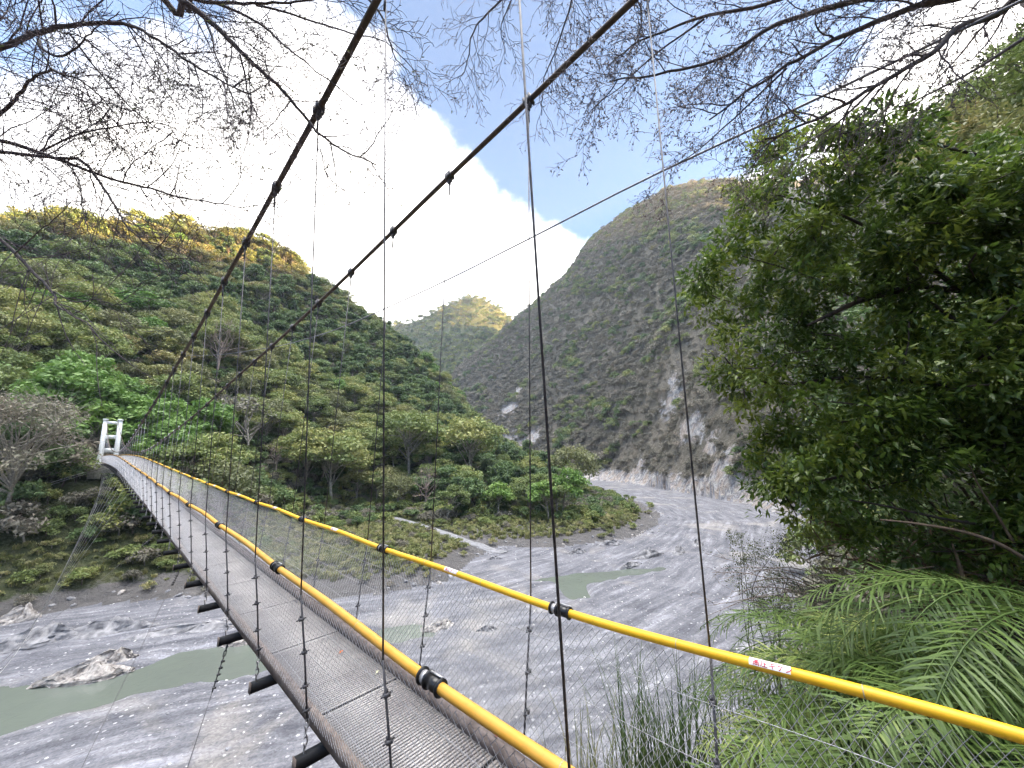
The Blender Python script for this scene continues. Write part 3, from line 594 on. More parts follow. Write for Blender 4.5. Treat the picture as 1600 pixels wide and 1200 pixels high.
for z, hh in ((7.45, .2), (4.9, .26), (2.55, .3)):
    f = (TTp-z)/(TTp-2.5); mb = MB(); a_ = BP(ST, 1.28+.19*f, z); b_ = BP(ST, 3.14+.22*f, z); mb.box((a_+b_)/2, (b_-a_)/2-DT*.25, DS*.22, DZ*hh*1.25); mb.build('cross_bar', m_pnt, tw)
mb = MB(); mb.box(BP(ST+.5, 2.35, -.55), DS*1.2, DT*2.0, DZ*.85); mb.box(BP(ST-.1, 1.2, -1.2), DS*.6, DT*.8, DZ*1.2); mb.build('footing', mat('stained_concrete', (.30, .29, .27), .9, var=.3, scale=3, bump=.3), tw)
mb = MB(); 
for side, cf in (('L', cabL), ('R', cabR)):
    p0 = BP(99.2, tcab(99., side), 7.72); p1 = BP(112, 1.3 if side == 'L' else 3.2, 2.0); mb.tube([p0, p1], .034, 6)
mb.build('back_stay', m_gal, bridge)
# wind guys on the near side: a sagging cable with a fan of thin stays from the deck
wc = [at(166, 731, 99), at(154, 775, 84), at(146, 800, 76), at(104, 882, 62), at(60, 965, 50), at(10, 1040, 42), at(-90, 1140, 36)]
wc = np.array(wc); tt = np.linspace(0, len(wc)-1, 60); W3 = np.stack([hermite(range(len(wc)), wc[:, k])(tt) for k in range(3)], -1)
mb = MB(); mb.tube(W3, .016, 5); mb.build('wind_cable', m_gal, bridge, True)
wa = np.array([at(168, 729, 98.5), at(125, 740, 96), at(80, 754, 95)]); mb = MB(); mb.tube(wa, .02, 5); mb.tube(wa+DZ*-.35, .016, 5); mb.build('wind_cable', m_gal, bridge)
for k in range(22):
    s = 92-k*3.05; a_ = BP(s, 1.62, deckz(s)-.36)
    if k < 9: b_ = wa[0]*(1-(k/9))+wa[2]*(k/9)-DZ*.1 if k < 1 else W3[int(2+k*1.6)]
    else: b_ = W3[min(59, int(15+(k-8)*3.0))]
    mb = MB(); mid = (a_+b_)/2-DZ*.12; mb.tube([a_, mid, b_], .007 if s > 20 else .0045, 4); mb.build('wind_stay', m_gal if s > 25 else m_galn, bridge)
# the near stays that show clips: second and seventh beam
for (i, e1, ll) in [(4, (270, 1270), 7), (7, (120, 1215), 8), (10, (20, 1020), 14)]:
    s = HS['L'][i]; a_ = BP(s, 1.74, deckz(s)-.37); b_ = at(e1[0], e1[1], ll); mb = MB(); b2 = a_+(b_-a_)*1.6; mb.tube([a_, b2], .0042, 5); d_ = (b_-a_)/np.linalg.norm(b_-a_)
    up = np.cross(d_, DS); up /= np.linalg.norm(up)
    for k in range(2):
        c = a_+d_*(.03+k*.075); th = np.linspace(0, 2*math.pi, 9); mb.tube(c+np.outer(np.cos(th), up if k else np.cross(d_, up))*.017+np.outer(np.sin(th), d_)*.045, .0065, 5, False)
    mb.tube([a_+d_*.15, a_+d_*.55], .008, 6)
    for k in range(5): c = a_+d_*(.20+k*.075); mb.box(c+up*.008, d_*.011, up*.022, np.cross(d_, up)*.012)
    mb.build('wind_stay', m_steel, bridge)
# long aerial cable crossing the gorge behind the bridge
oc = np.array([(-14, 5.2), (-6, 4.7), (.25, 4.8), (1.91, 4.88), (4.54, 4.88), (7.74, 4.9), (10.6, 5.0), (14.5, 5.2), (19.6, 5.75), (29.5, 7.3), (60, 13)])
s = np.linspace(-14, 60, 90); mb = MB(); mb.tube(BP(s, 6.0, hermite(oc[:, 0], oc[:, 1])(s)), .018, 6)
tag(mb.build('aerial_cable', m_steelg, None, True), 'thin grey aerial cable slanting across the sky right of the bridge', 'cable')
# litter on the deck
def fallen(s, t, z, L, col, lab, cat='leaf'):
    mb = MB(); a_ = rng.uniform(0, 6); d1 = DS*math.cos(a_)+DT*math.sin(a_); d2 = np.cross(DZ, d1); c = BP(s, t, z)
    mb.add([c-d1*L, c-d2*L*.35+DZ*.012, c+d2*L*.4+DZ*.02, c+d1*L+DZ*.01, c+DZ*.002], [], [(0, 1, 4), (1, 3, 4), (3, 2, 4), (2, 0, 4)]); tag(mb.build('fallen_leaf', mat('dry_leaf', col, .6, var=.2)), lab, cat)
fallen(5.05, 2.42, deckz(5.05)+.012, .045, (.55, .17, .05), 'orange dead leaf lying on the deck grating near the far kerb')
fallen(4.35, 2.52, deckz(4.35)+.012, .035, (.6, .58, .4), 'pale dead leaf lying on the deck against the kerb')
fallen(2.65, 2.69, deckz(2.65)+.11, .03, (.25, .04, .03), 'dark red dead leaf resting on top of the kerb')
# ------------------------------------------------------------------ trees of the gorge
def quad_leaves(mb, cen, nrm, size, asp=.5, c=None):
    """one bent leaf or leaf spray per centre (two quads folded on the midrib)"""
    n = len(cen); a = rng.normal(size=(n, 3)); u = np.cross(nrm, a); u /= np.linalg.norm(u, axis=1)[:, None]+1e-9; w = np.cross(nrm, u)
    s = np.broadcast_to(size, (n,))[:, None]; fold = nrm*s*.18
    v = np.stack([cen-u*s, cen+w*s*asp+fold-u*s*.1, cen+u*s, cen-w*s*asp+fold-u*s*.1], 1)
    i = np.arange(n)[:, None]*4
    t = np.concatenate([i+np.array([[0, 2, 1]]), i+np.array([[0, 3, 2]])]); 
    mb.add(v.reshape(-1, 3), None, t, None if c is None else np.repeat(c, 4))
def rnd_dir(n):
    d = rng.normal(size=(n, 3)); return d/np.linalg.norm(d, axis=1)[:, None]
def tree_proto(kind, H, Wd, npad, nleaf, lsz, bare=.0):
    """returns (trunk MB, crown MB); flat layered pads of leaf sprays on spreading limbs"""
    tr = MB(); cr_ = MB(); base = np.zeros(3); lean = rng.normal(0, .07, 2)*H
    fork = H*rng.uniform(.22, .4); top = np.array([lean[0], lean[1], H*.62])
    f = np.linspace(0, 1, 5)[:, None]; stem = base+(top-base)*f+np.sin(f*3)*rng.normal(0, .03*H, 3)*[1, 1, 0]
    stem[0] -= [0, 0, .8]; r0 = H*.017+.05; tr.tube(stem, np.linspace(r0, r0*.5, 5), 5, False)
    pads = []
    for k in range(npad):
        th = k*2.399+rng.uniform(-.4, .4); q = math.sqrt((k+.6)/npad)
        rad = Wd*.5*q*rng.uniform(.75, 1.05)
        if kind == 'flat': z = H*(.97-.24*q*q+rng.uniform(-.10, .03)-(rng.random() < .4)*.22*rng.random())
        elif kind == 'round': z = H*(.95-.5*q**2.2*rng.uniform(.4, 1.1)-(rng.random() < .35)*.25*rng.random())
        else: z = H*(.96-.75*rng.random()**1.2); rad = Wd*.5*(1.05-z/H*.85)*math.sqrt(rng.random())
        p = np.array([lean[0]*1.3+rad*math.cos(th), lean[1]*1.3+rad*math.sin(th), z]); pads.append((p, rng.uniform(.65, 1.25)))
    for p, s in pads:
        fr = rng.uniform(.35, .95); a_ = stem[0]*0+np.array([np.interp(fr, np.linspace(0, 1, 5), stem[:, i]) for i in range(3)])
        m_ = (a_+p)/2+rng.normal(0, .05*H, 3)+[0, 0, .02*H]; tr.tube([a_, m_, p-[0, 0, .1]], [r0*.38, r0*.25, r0*.1], 4, False)
    if bare < 1:
        per = nleaf//npad
        for p, s in pads:
            if rng.random() < bare: continue
            pr = Wd*.5/math.sqrt(npad)*1.55*s; n = int(per*s*s); d = rnd_dir(n)*(rng.random((n, 1))**.45)
            flat = .44 if kind == 'flat' else .62
            cen = p+d*[pr, pr, pr*flat]; up = np.stack([d[:, 0]*.7, d[:, 1]*.7, np.ones(n)*.9], -1)+rng.normal(0, .65, (n, 3)); up /= np.linalg.norm(up, axis=1)[:, None]
            quad_leaves(cr_, cen, up, lsz*rng.uniform(.6, 1.3, n), .55, np.clip(rng.uniform(.2, .8)+rng.normal(0, .13, n), 0, 1))
    if bare > 0:
        for p, s in pads:
            for k in range(9):
                e_ = p+rnd_dir(1)[0]*Wd*.16+[0, 0, .05*H]; tr.tube([p-[0, 0, .1], (p+e_)/2+rng.normal(0, .1, 3), e_], [r0*.10, r0*.07, r0*.03], 3, False)
    return tr, cr_
m_bark = mat('pale_bark', (.17, .155, .13), .85, 0, col2=(.36, .33, .28), scale=3)
m_barkd = mat('dark_bark', (.045, .032, .026), .85, 0, col2=(.11, .085, .07), scale=6, bump=.5)
m_twig = mat('bare_twigs', (.22, .17, .15), .85, 0, col2=(.34, .27, .23), scale=2)
L_mid = leafmat('hill_leaves', (0.0962, 0.139, 0.0488), (0.203, 0.26, 0.0814), (0.364, 0.354, 0.122))
L_mid2 = leafmat('sage_leaves', (0.117, 0.138, 0.063), (0.221, 0.234, 0.0998), (0.317, 0.3, 0.137))
L_dark = leafmat('dark_leaves', (0.0594, 0.102, 0.0432), (0.121, 0.194, 0.0691), (0.203, 0.267, 0.0972))
L_yel = leafmat('olive_leaves', (0.153, 0.174, 0.0595), (0.26, 0.26, 0.0968), (0.336, 0.268, 0.119))
L_lime = leafmat('bright_leaves', (0.091, 0.182, 0.039), (0.156, 0.273, 0.0585), (0.221, 0.325, 0.078))
L_gry = leafmat('grey_scrub_leaves', (.125, .12, .09), (.21, .195, .15), (.32, .27, .22), trans=.15)
L_grs = leafmat('tall_grass', (0.107, 0.134, 0.0446), (0.23, 0.251, 0.0894), (0.428, 0.377, 0.194), trans=.3)
PROT = []
def proto(kind, H, Wd, npad, nleaf, lsz, lm, bm=None, bare=0.):
    tr, cr_ = tree_proto(kind, H, Wd, npad, nleaf, lsz, bare); d = dict(t=tr.mesh('trunk', bm or m_bark, True), H=H)
    d['c'] = cr_.mesh('crown', lm) if cr_.v else None
    both = None
    if cr_.v:                                         # a merged copy for the far-off wood
        mm = MB(); [mm.add(v, None, None, c) for v, c in zip(cr_.v, cr_.c)]
        n0 = mm.n; mm.f3 = [f for f in cr_.f3]; tv = np.vstack(tr.v); mm.v.append(tv); mm.c.append(np.full(len(tv), .5)); mm.n += len(tv); nq = sum(len(f) for f in tr.f4); mm.f4 = [f+n0 for f in tr.f4]
        both = mm.mesh('wood', lm); both.materials.append(bm or m_bark); mi = np.zeros(len(both.polygons), np.int32)
        mi[:nq] = 1; both.polygons.foreach_set('material_index', mi)
    d['m'] = both; PROT.append(d); return d
A_ = [proto('flat', 11, 11.0, 22, 3000, .29, L_mid), proto('round', 9.5, 10.5, 22, 2900, .28, L_mid2), proto('round', 10, 9, 22, 2900, .28, L_mid),
      proto('round', 9, 8, 16, 2000, .34, L_dark, m_barkd), proto('round', 11, 9.0, 18, 2200, .36, L_lime), proto('flat', 9, 9, 13, 1500, .32, L_yel), proto('cone', 11, 6.5, 20, 2000, .34, L_dark, m_barkd)]
B_big = None
B_bare = proto('round', 11, 7, 20, 0, .3, L_mid, m_twig, 1.); B_grey = proto('flat', 9, 10, 16, 900, .28, L_gry, m_bark, .35)
L_gry2 = leafmat('pale_grey_leaves', (.15, .155, .10), (.22, .21, .15), (.28, .24, .19))
B_spread = proto('round', 19, 20, 44, 6500, .27, L_gry2, m_bark, .12)
SH = [proto('round', 2.6, 3.4, 9, 800, .2, L_mid, m_barkd), proto('round', 2.2, 3.0, 8, 700, .18, L_grs), proto('round', 2.4, 3.2, 8, 650, .19, L_gry), proto('round', 3.0, 3.2, 9, 750, .2, L_dark, m_barkd), proto('flat', 3.6, 4.0, 8, 600, .2, L_gry, m_bark, .2)]
def grass_proto(H, n, lm):
    mb = MB()
    for k in range(n):
        a_ = rng.uniform(0, 6.28); r = rng.random()*.8; b_ = np.array([r*math.cos(a_*3), r*math.sin(a_*3), -.1]); o = np.array([math.cos(a_), math.sin(a_), 0]); h = H*rng.uniform(.5, 1.1); w = np.cross(o, DZ)*.045
        p = [b_, b_+o*h*.15+DZ*h*.6, b_+o*h*.55+DZ*h*rng.uniform(.7, .95)]; mb.add([p[0]-w, p[0]+w, p[1]+w, p[1]-w, p[2]], [(0, 1, 2, 3)], [(3, 2, 4)], np.full(5, rng.random()))
    return mb.mesh('grass', lm)
GR = [grass_proto(1.9, 130, L_grs), grass_proto(1.4, 130, L_grs)]
LIB = bpy.data.collections.new('plant_library')          # never linked to the scene: only read by the instancers
def scatter(name, meshes, pts, rot, scl, idx, **tg):
    lib = bpy.data.collections.new(name+'_library'); 
    for k, m in enumerate(meshes): lib.objects.link(bpy.data.objects.new('%s_kind_%02d' % (name, k), m))
    me = bpy.data.meshes.new(name); me.vertices.add(len(pts)); me.vertices.foreach_set('co', np.asarray(pts, np.float32).ravel())
    for an, ty, d in (('rot', 'FLOAT_VECTOR', rot), ('scl', 'FLOAT_VECTOR', scl)): me.attributes.new(an, ty, 'POINT').data.foreach_set('vector', np.asarray(d, np.float32).ravel())
    me.attributes.new('idx', 'INT', 'POINT').data.foreach_set('value', np.asarray(idx, np.int32))
    o = tag(link(name, me), **tg); g = bpy.data.node_groups.new(name, 'GeometryNodeTree'); g.interface.new_socket('Geometry', in_out='INPUT', socket_type='NodeSocketGeometry'); g.interface.new_socket('Geometry', in_out='OUTPUT', socket_type='NodeSocketGeometry')
    gi = g.nodes.new('NodeGroupInput'); go = g.nodes.new('NodeGroupOutput'); ip = g.nodes.new('GeometryNodeInstanceOnPoints'); ci = g.nodes.new('GeometryNodeCollectionInfo')
    ci.inputs['Collection'].default_value = lib; ci.inputs['Separate Children'].default_value = True; ci.inputs['Reset Children'].default_value = True; ip.inputs['Pick Instance'].default_value = True
    def na(n, ty): q = g.nodes.new('GeometryNodeInputNamedAttribute'); q.data_type = ty; q.inputs['Name'].default_value = n; return q.outputs['Attribute']
    g.links.new(gi.outputs[0], ip.inputs['Points']); g.links.new(ci.outputs[0], ip.inputs['Instance']); g.links.new(na('idx', 'INT'), ip.inputs['Instance Index']); g.links.new(na('rot', 'FLOAT_VECTOR'), ip.inputs['Rotation']); g.links.new(na('scl', 'FLOAT_VECTOR'), ip.inputs['Scale']); g.links.new(ip.outputs[0], go.inputs[0])
    md = o.modifiers.new('scatter', 'NODES'); md.node_group = g; return o
def jitter_grid(x0, x1, y0, y1, sp):
    X, Y = np.meshgrid(np.arange(x0, x1, sp), np.arange(y0, y1, sp)); n = X.size
    return X.ravel()+rng.uniform(-.45, .45, n)*sp, Y.ravel()+rng.uniform(-.45, .45, n)*sp
def infront(x, y, m=1.28): return (y > 5) & (abs(x) < np.maximum(y, 0)*m*1.12+8)
def leftside(x, y): return ((x < -20) & (y > .35*x*-1*-1-30) & (y < 430)) | (x < np.interp(y, LX, LY))
def rv(n, z=6.28, t=.08): return np.stack([rng.normal(0, t, n), rng.normal(0, t, n), rng.uniform(0, z, n)], -1)
def sv(s, v=.12): return np.stack([s*rng.uniform(1-v, 1+v, len(s)), s*rng.uniform(1-v, 1+v, len(s)), s*rng.uniform(.85, 1.15, len(s))], -1)
# --- sites of the trees one can single out: follow the line of sight to the ground
LONE = [('bare', 338, 590, 105, 'bare_tree', 'leafless pinkish-grey tree standing alone high on the left slope'),
 ('spread', 2, 815, 185, 'pale_tree', 'big pale grey-green spreading tree at the left edge, trunk showing below'),
 ('grey', 385, 722, 105, 'grey_tree', 'grey-brown half-bare tree on the lower slope right of the white portal'),
 ('bare', 430, 745, 62, 'bare_tree', 'small leafless tree with white branches behind the hangers'),
 ('flat', 520, 792, 118, 'flat_topped_tree', 'large flat-topped tree with forked white trunk above the lane'),
 ('flat', 742, 760, 115, 'flat_topped_tree', 'big spreading green tree at the tip of the left spur'),
 ('bare', 665, 800, 75, 'bare_tree', 'small bare tree on the slope just above the lane'),
 ('flat', 640, 745, 110, 'flat_topped_tree', 'broad layered green tree mid-slope above the small bare tree'),
 ('flat', 470, 770, 95, 'flat_topped_tree', 'layered green tree just left of the forked white trunk')]
LS = [(k, march(u, v), px, nm, lb) for k, u, v, px, nm, lb in LONE]
# --- wooded left side
x, y = jitter_grid(-330, 30, 40, 400, 5.8); z = ground(x, y)
lane = np.interp(x, lx, ly); ok = leftside(x, y) & ~inpoly(x, y, RIV) & infront(x, y) & ((z-BED > 5.0) | ((z-BED > 1.7) & (y > lane+4) & (x > -70) & (x < 14-.1*(y-120)))); dist = np.hypot(x, y); ok &= dist < 430
bx, by = SB*99, CB*99
ok &= ~((np.hypot(x-bx, y-by) < 7) | (np.hypot(x-bx*.96, y-by*.96) < 7)); u_ = x*SB+y*CB; t_ = x*CB-y*SB; ok &= ~((abs(t_-2.2) < 5) & (u_ < 99) & (z > -9))
pth = polydist(x, y, np.column_stack([lx, ly]), False); ok &= pth > 5
ok &= ~((abs(np.arctan2(x, y)-math.atan2(BP(99, 2.3, 0)[0], BP(99, 2.3, 0)[1])) < .05) & (dist < 101))
for k, (gx_, gy_, gz_, gd_), px, nm, lb in LS:            # clear the sight line in front of each
    ux, uy = gx_/gd_, gy_/gd_; al = x*ux+y*uy; la = abs(x*uy-y*ux); ok &= ~((la < (9 if k == 'spread' else 5)) & (al > gd_-(30 if k != 'flat' else 16)) & (al < gd_+4))
x, y, z, dist = x[ok], y[ok], z[ok], dist[ok]
# drop what stands behind the crest and cannot be seen
o = np.argsort(dist); x, y, z, dist = x[o], y[o], z[o], dist[o]; n = len(x)
reg = fbm(x+700, y+100, 3, .02); r_ = rng.random(n)
K = np.where(reg < .40, rng.choice([3, 2, 3, 6], n), np.where(reg < .52, rng.choice([0, 1, 2, 2, 4], n), rng.choice([0, 1, 0, 1, 2, 5, 5], n)))
K = np.where((z > 72+.14*(y-110)) & (rng.random(n) < .6), 5, K); lime = (np.hypot(x+88, y-82) < 15); K = np.where(lime, 4, K)  # extra olive trees near the crest, so their colour helps the sunlit gold
sc_ = rng.uniform(.8, 1.45, n)*np.where(z-BED < 3.5, .85, 1.)
NI = 270
KINDT = {0: 'broad flat-topped green tree', 1: 'round sage-green tree', 2: 'round mid-green tree', 3: 'dark rounded evergreen tree', 4: 'bright green round tree', 5: 'sparse olive-tinged flat tree', 6: 'dark narrow cone-shaped tree'}
def zone_of(x, y, z):
    h = z-BED; az_ = math.degrees(math.atan2(x, y))
    if az_ < -49: return 'on the bank left of the white portal' if h < 22 else 'on the slope left of the white portal'
    if az_ < -40: return 'directly behind the white portal and cable ends'
    if az_ < -27: return 'beyond the far half of the deck' if h < 14 else 'on the slope above the far half of the deck'
    if az_ < -13: return 'behind the lane at the foot of the slope' if h < 12 else 'midway up the slope above the lane'
    return 'on the tip of the left spur by the river'
def put_tree(P, name, p, rz, s, label, cat='tree', group=None):
    e = empty(name, p, rz); e.scale = (s, s, s*rng.uniform(.9, 1.1)); tag(e, label, cat, group); link('trunk', P['t'], e)
    if P['c'] is not None: link('crown', P['c'], e)
    return e
NM = {0: 'flat_topped_tree', 1: 'flat_topped_tree', 2: 'round_tree', 3: 'evergreen_tree', 4: 'round_tree', 5: 'olive_tree', 6: 'conical_tree'}
for i in range(min(NI, n)):
    k = int(K[i]); zn = zone_of(x[i], y[i], z[i]); put_tree(A_[k], NM[k], (x[i], y[i], z[i]-.3), rng.uniform(0, 6.28), sc_[i], KINDT[k]+' '+zn, 'tree', KINDT[k]+'s '+zn)
scatter('wooded_slope', [d['m'] for d in A_], np.stack([x, y, z-.3], -1)[NI:], rv(n-NI), sv(sc_[NI:]), K[NI:], label='dense mixed green woodland covering the upper left hillside', cat='woodland', kind='stuff')
# undergrowth fills the gaps on the slope; grass and low bushes cover the terrace
x, y = jitter_grid(-200, 60, 35, 260, 2.7); z = ground(x, y); d = np.hypot(x, y); pth = polydist(x, y, np.column_stack([lx, ly]), False)
ok = leftside(x, y) & ~inpoly(x, y, RIV) & infront(x, y) & (d < 270) & (pth > 2.6) & ((z-BED > 1.3) | (rng.random(len(x)) < .25)); x, y, z, d = x[ok], y[ok], z[ok], d[ok]; n = len(x); h = z-BED
low = h < 6; K = np.where(low, rng.choice([1, 1, 2, 0, 5, 6, 5], n), rng.choice([0, 3, 3, 0, 2], n)); s = np.where(low, rng.uniform(.35, .8, n), rng.uniform(.7, 1.5, n))
wd_ = low & (fbm(x, y, 3, .06) < .5) & (h > 1.8) & (x > -60); K = np.where(wd_, rng.choice([0, 3, 0, 2], n), K); s = np.where(wd_, s*1.5, s)
scatter('undergrowth', [q['m'] for q in SH]+GR, np.stack([x, y, z-.15], -1), rv(n), sv(s), K, label='low bushes, reeds and grass covering the left bank and terrace', cat='undergrowth', kind='stuff')
x, y = jitter_grid(-110, 60, 45, 130, 1.3); z = ground(x, y); pth = polydist(x, y, np.column_stack([lx, ly]), False); pdv = polydist(x, y, RIV)
ok = leftside(x, y) & ~inpoly(x, y, RIV) & infront(x, y) & (pth > 2.1) & (z-BED < 7) & (pdv > 3+5*fbm(x, y, 2, .1)); x, y, z = x[ok], y[ok], z[ok]; n = len(x)
scatter('bank_grass', GR+[SH[1]['m']], np.stack([x, y, z-.05], -1), rv(n), sv(rng.uniform(.35, .75, n)), rng.choice([0, 1, 0, 1, 2], n), label='tall yellow-green grass growing along the left river terrace', cat='grass', kind='stuff')
# --- scrub wall on the right
x, y = jitter_grid(-230, 330, 60, 880, 3.9); z = ground(x, y); d = np.hypot(x, y)
V3 = rockmask(x, y, z)
ok = ~leftside(x, y) & ~inpoly(x, y, RIV) & infront(x, y) & (d < 950) & (d > 62) & (y < 900) & (V3*1.15+rng.normal(0, .22, len(x))+(fbm(x, y, 3, .1)-.5)*1.2 < .75); ok &= rng.random(len(x)) < .95
x, y, z, d = x[ok], y[ok], z[ok], d[ok]; n = len(x); g = fbm(x+z*.7+11, y+z*.5+70, 4, .03)
K = np.where(g > .55, rng.choice([0, 3, 0, 2, 2], n), rng.choice([2, 4, 2, 2, 4, 2], n)); s = rng.uniform(.7, 1.9, n)*np.where(g > .52, 1.35, 1)*np.where(d > 330, 1.35, 1)
scatter('scrub', [q['m'] for q in SH], np.stack([x, y, z-.3], -1), rv(n, t=.25), sv(s), K, label='grey-brown scrub covering the steep right-hand mountainside', cat='scrub', kind='stuff')
x, y = jitter_grid(-60, 330, 100, 760, 9.0); z = ground(x, y); d = np.hypot(x, y); g = fbm(x+z*.4+211, y+z*.4+30, 3, .016)
crest = (z > 150) & (rng.random(len(x)) < .55); ok = ~leftside(x, y) & infront(x, y) & ~inpoly(x, y, RIV) & (d > 90) & (crest | (g > .6)) & (rockmask(x, y, z) < .3); x, y, z = x[ok], y[ok], z[ok]; n = len(x)
scatter('mountain_trees', [A_[3]['m'], A_[2]['m'], A_[6]['m'], A_[5]['m']], np.stack([x, y, z-.4], -1), rv(n), sv(rng.uniform(.5, .95, n)*np.where(z > 150, 1.25, 1)), rng.choice([0, 1, 0, 2, 3], n), label='dark trees dotted over the crest and folds of the right mountain', cat='woodland', kind='stuff')
x, y = jitter_grid(-480, 260, 760, 1060, 11.0); z = farfn(x, y); n = len(x)
scatter('far_forest', [A_[0]['m'], A_[2]['m'], A_[3]['m'], A_[5]['m']], np.stack([x, y, z-.4], -1), rv(n), sv(rng.uniform(.9, 1.5, n)), rng.choice([0, 1, 2, 3], n), label='hazy forest covering the distant mountain at the head of the gorge', cat='woodland', kind='stuff')
x, y = jitter_grid(-420, -60, 400, 900, 9.0); z = ground(x, y); ok = ~inpoly(x, y, RIV); ok &= leftside(x, y) | (x < -120) & (y > 700); x, y, z = x[ok], y[ok], z[ok]; n = len(x)
scatter('valley_forest', [A_[0]['m'], A_[2]['m'], A_[3]['m'], A_[1]['m']], np.stack([x, y, z-.4], -1), rv(n), sv(rng.uniform(.9, 1.5, n)), rng.choice([0, 1, 2, 3], n), label='bluish forest filling the valley gap between the two hillsides', cat='woodland', kind='stuff')
# --- trees one can single out
def gz(x, y): return float(ground(np.array([x]), np.array([y]))[0])
def lone(P, name, u, v, d, H, label, cat='tree', rz=0., zoff=-.2, ground_=True):
    p = at(u, v, d); z = gz(p[0], p[1]) if ground_ else p[2]; return put_tree(P, name, (p[0], p[1], z+zoff), rz, H/P['H'], label, cat)
PK = {'bare': B_bare, 'spread': B_spread, 'grey': B_grey, 'flat': A_[0]}
for k, (gx_, gy_, gz_, gd_), px, nm, lb in LS:
    rng_ = math.hypot(gd_, gz_); H = px/585*rng_*.95*max(.5, (gx_*0+gd_*math.cos(math.atan2(gx_, gy_)))/gd_); put_tree(PK[k], nm, (gx_, gy_, gz_-.3), gx_, H/PK[k]['H'], lb)
lone(A_[1], 'pale_tree', 905, 790, 150, 19, 'pale green spreading tree standing on the spit by the river bend', rz=.5)
lone(SH[3], 'bush', 925, 800, 118, 4.5, 'dark green bush on top of the spit beside the river', 'bush')
lone(SH[0], 'bush', 985, 800, 122, 3.4, 'low green bush near the right tip of the spit', 'bush')
# ------------------------------------------------------------------ foreground plants on the camera's bank
def bezpath(pts, n=None):
    p = np.array(pts, float); k = n or max(8, len(p)*5); tt = np.linspace(0, len(p)-1, k); return np.stack([hermite(range(len(p)), p[:, i])(tt) for i in range(3)], -1)
def leaf_blades(mb, cen, d, L, wd, c, nrm=None, droop=.15):
    """pointed elliptical leaves, six vertices, base at cen, pointing along d"""
    n = len(cen); up = rng.normal(size=(n, 3)) if nrm is None else nrm
    w = np.cross(d, up); w /= np.linalg.norm(w, axis=1)[:, None]+1e-9; nn = np.cross(w, d); L = np.broadcast_to(L, (n,))[:, None]; W_ = L*wd
    v = np.stack([cen, cen+d*L*.38+w*W_-nn*L*.04, cen+d*L*.38-w*W_-nn*L*.04, cen+d*L*.4+nn*L*.03, cen+d*L-nn*L*droop], 1)
    i = np.arange(n)[:, None]*5
    t = np.concatenate([i+np.array([q]) for q in ((0, 1, 3), (0, 3, 2), (1, 4, 3), (3, 4, 2))]); mb.add(v.reshape(-1, 3), None, t, np.repeat(np.broadcast_to(c, (n,)), 5))
m_limb = mat('grey_brown_bark', (.075, .062, .06), .8, 0, col2=(.15, .125, .12), scale=25, bump=.6)
m_tw = mat('dark_twigs', (.10, .08, .09), .8, 0, col2=(.16, .125, .14), scale=5)
m_limbd = mat('dark_wet_bark', (.03, .022, .018), .8, 0, col2=(.075, .055, .045), scale=14, bump=.6)
L_pur = leafmat('old_leaflets', (.07, .055, .06), (.13, .10, .09), (.13, .17, .06), trans=.4)
L_grn = leafmat('young_leaflets', (.05, .08, .02), (.10, .14, .035), (.18, .20, .06), trans=.4)
L_ever = leafmat('glossy_leaves', (.025, .055, .015), (.10, .16, .026), (.27, .32, .055), rough=.30, trans=.45, spec=.5)
L_palm = leafmat('palm_leaflets', (.045, .085, .02), (.14, .215, .05), (.36, .40, .13), rough=.42, trans=.3)
L_reed = leafmat('reed_blades', (.05, .09, .025), (.11, .16, .05), (.33, .30, .17), trans=.3)
L_dry = leafmat('dry_litter', (.05, .028, .016), (.13, .08, .045), (.30, .21, .13), trans=.1)
L_bush = leafmat('bush_leaves', (.06, .075, .03), (.13, .14, .06), (.22, .21, .10), trans=.3)
class Bough:
    """limbs given as paths; branches fork off them, twigs fork off those, leaflets sit on the twigs"""
    def __init__(s, view): s.view = view; s.l1 = []; s.tw = MB(); s.lf = MB(); s.lg = MB()
def outdir(pt):                                      # hanging direction of the lacework: outwards and a little down
    return None
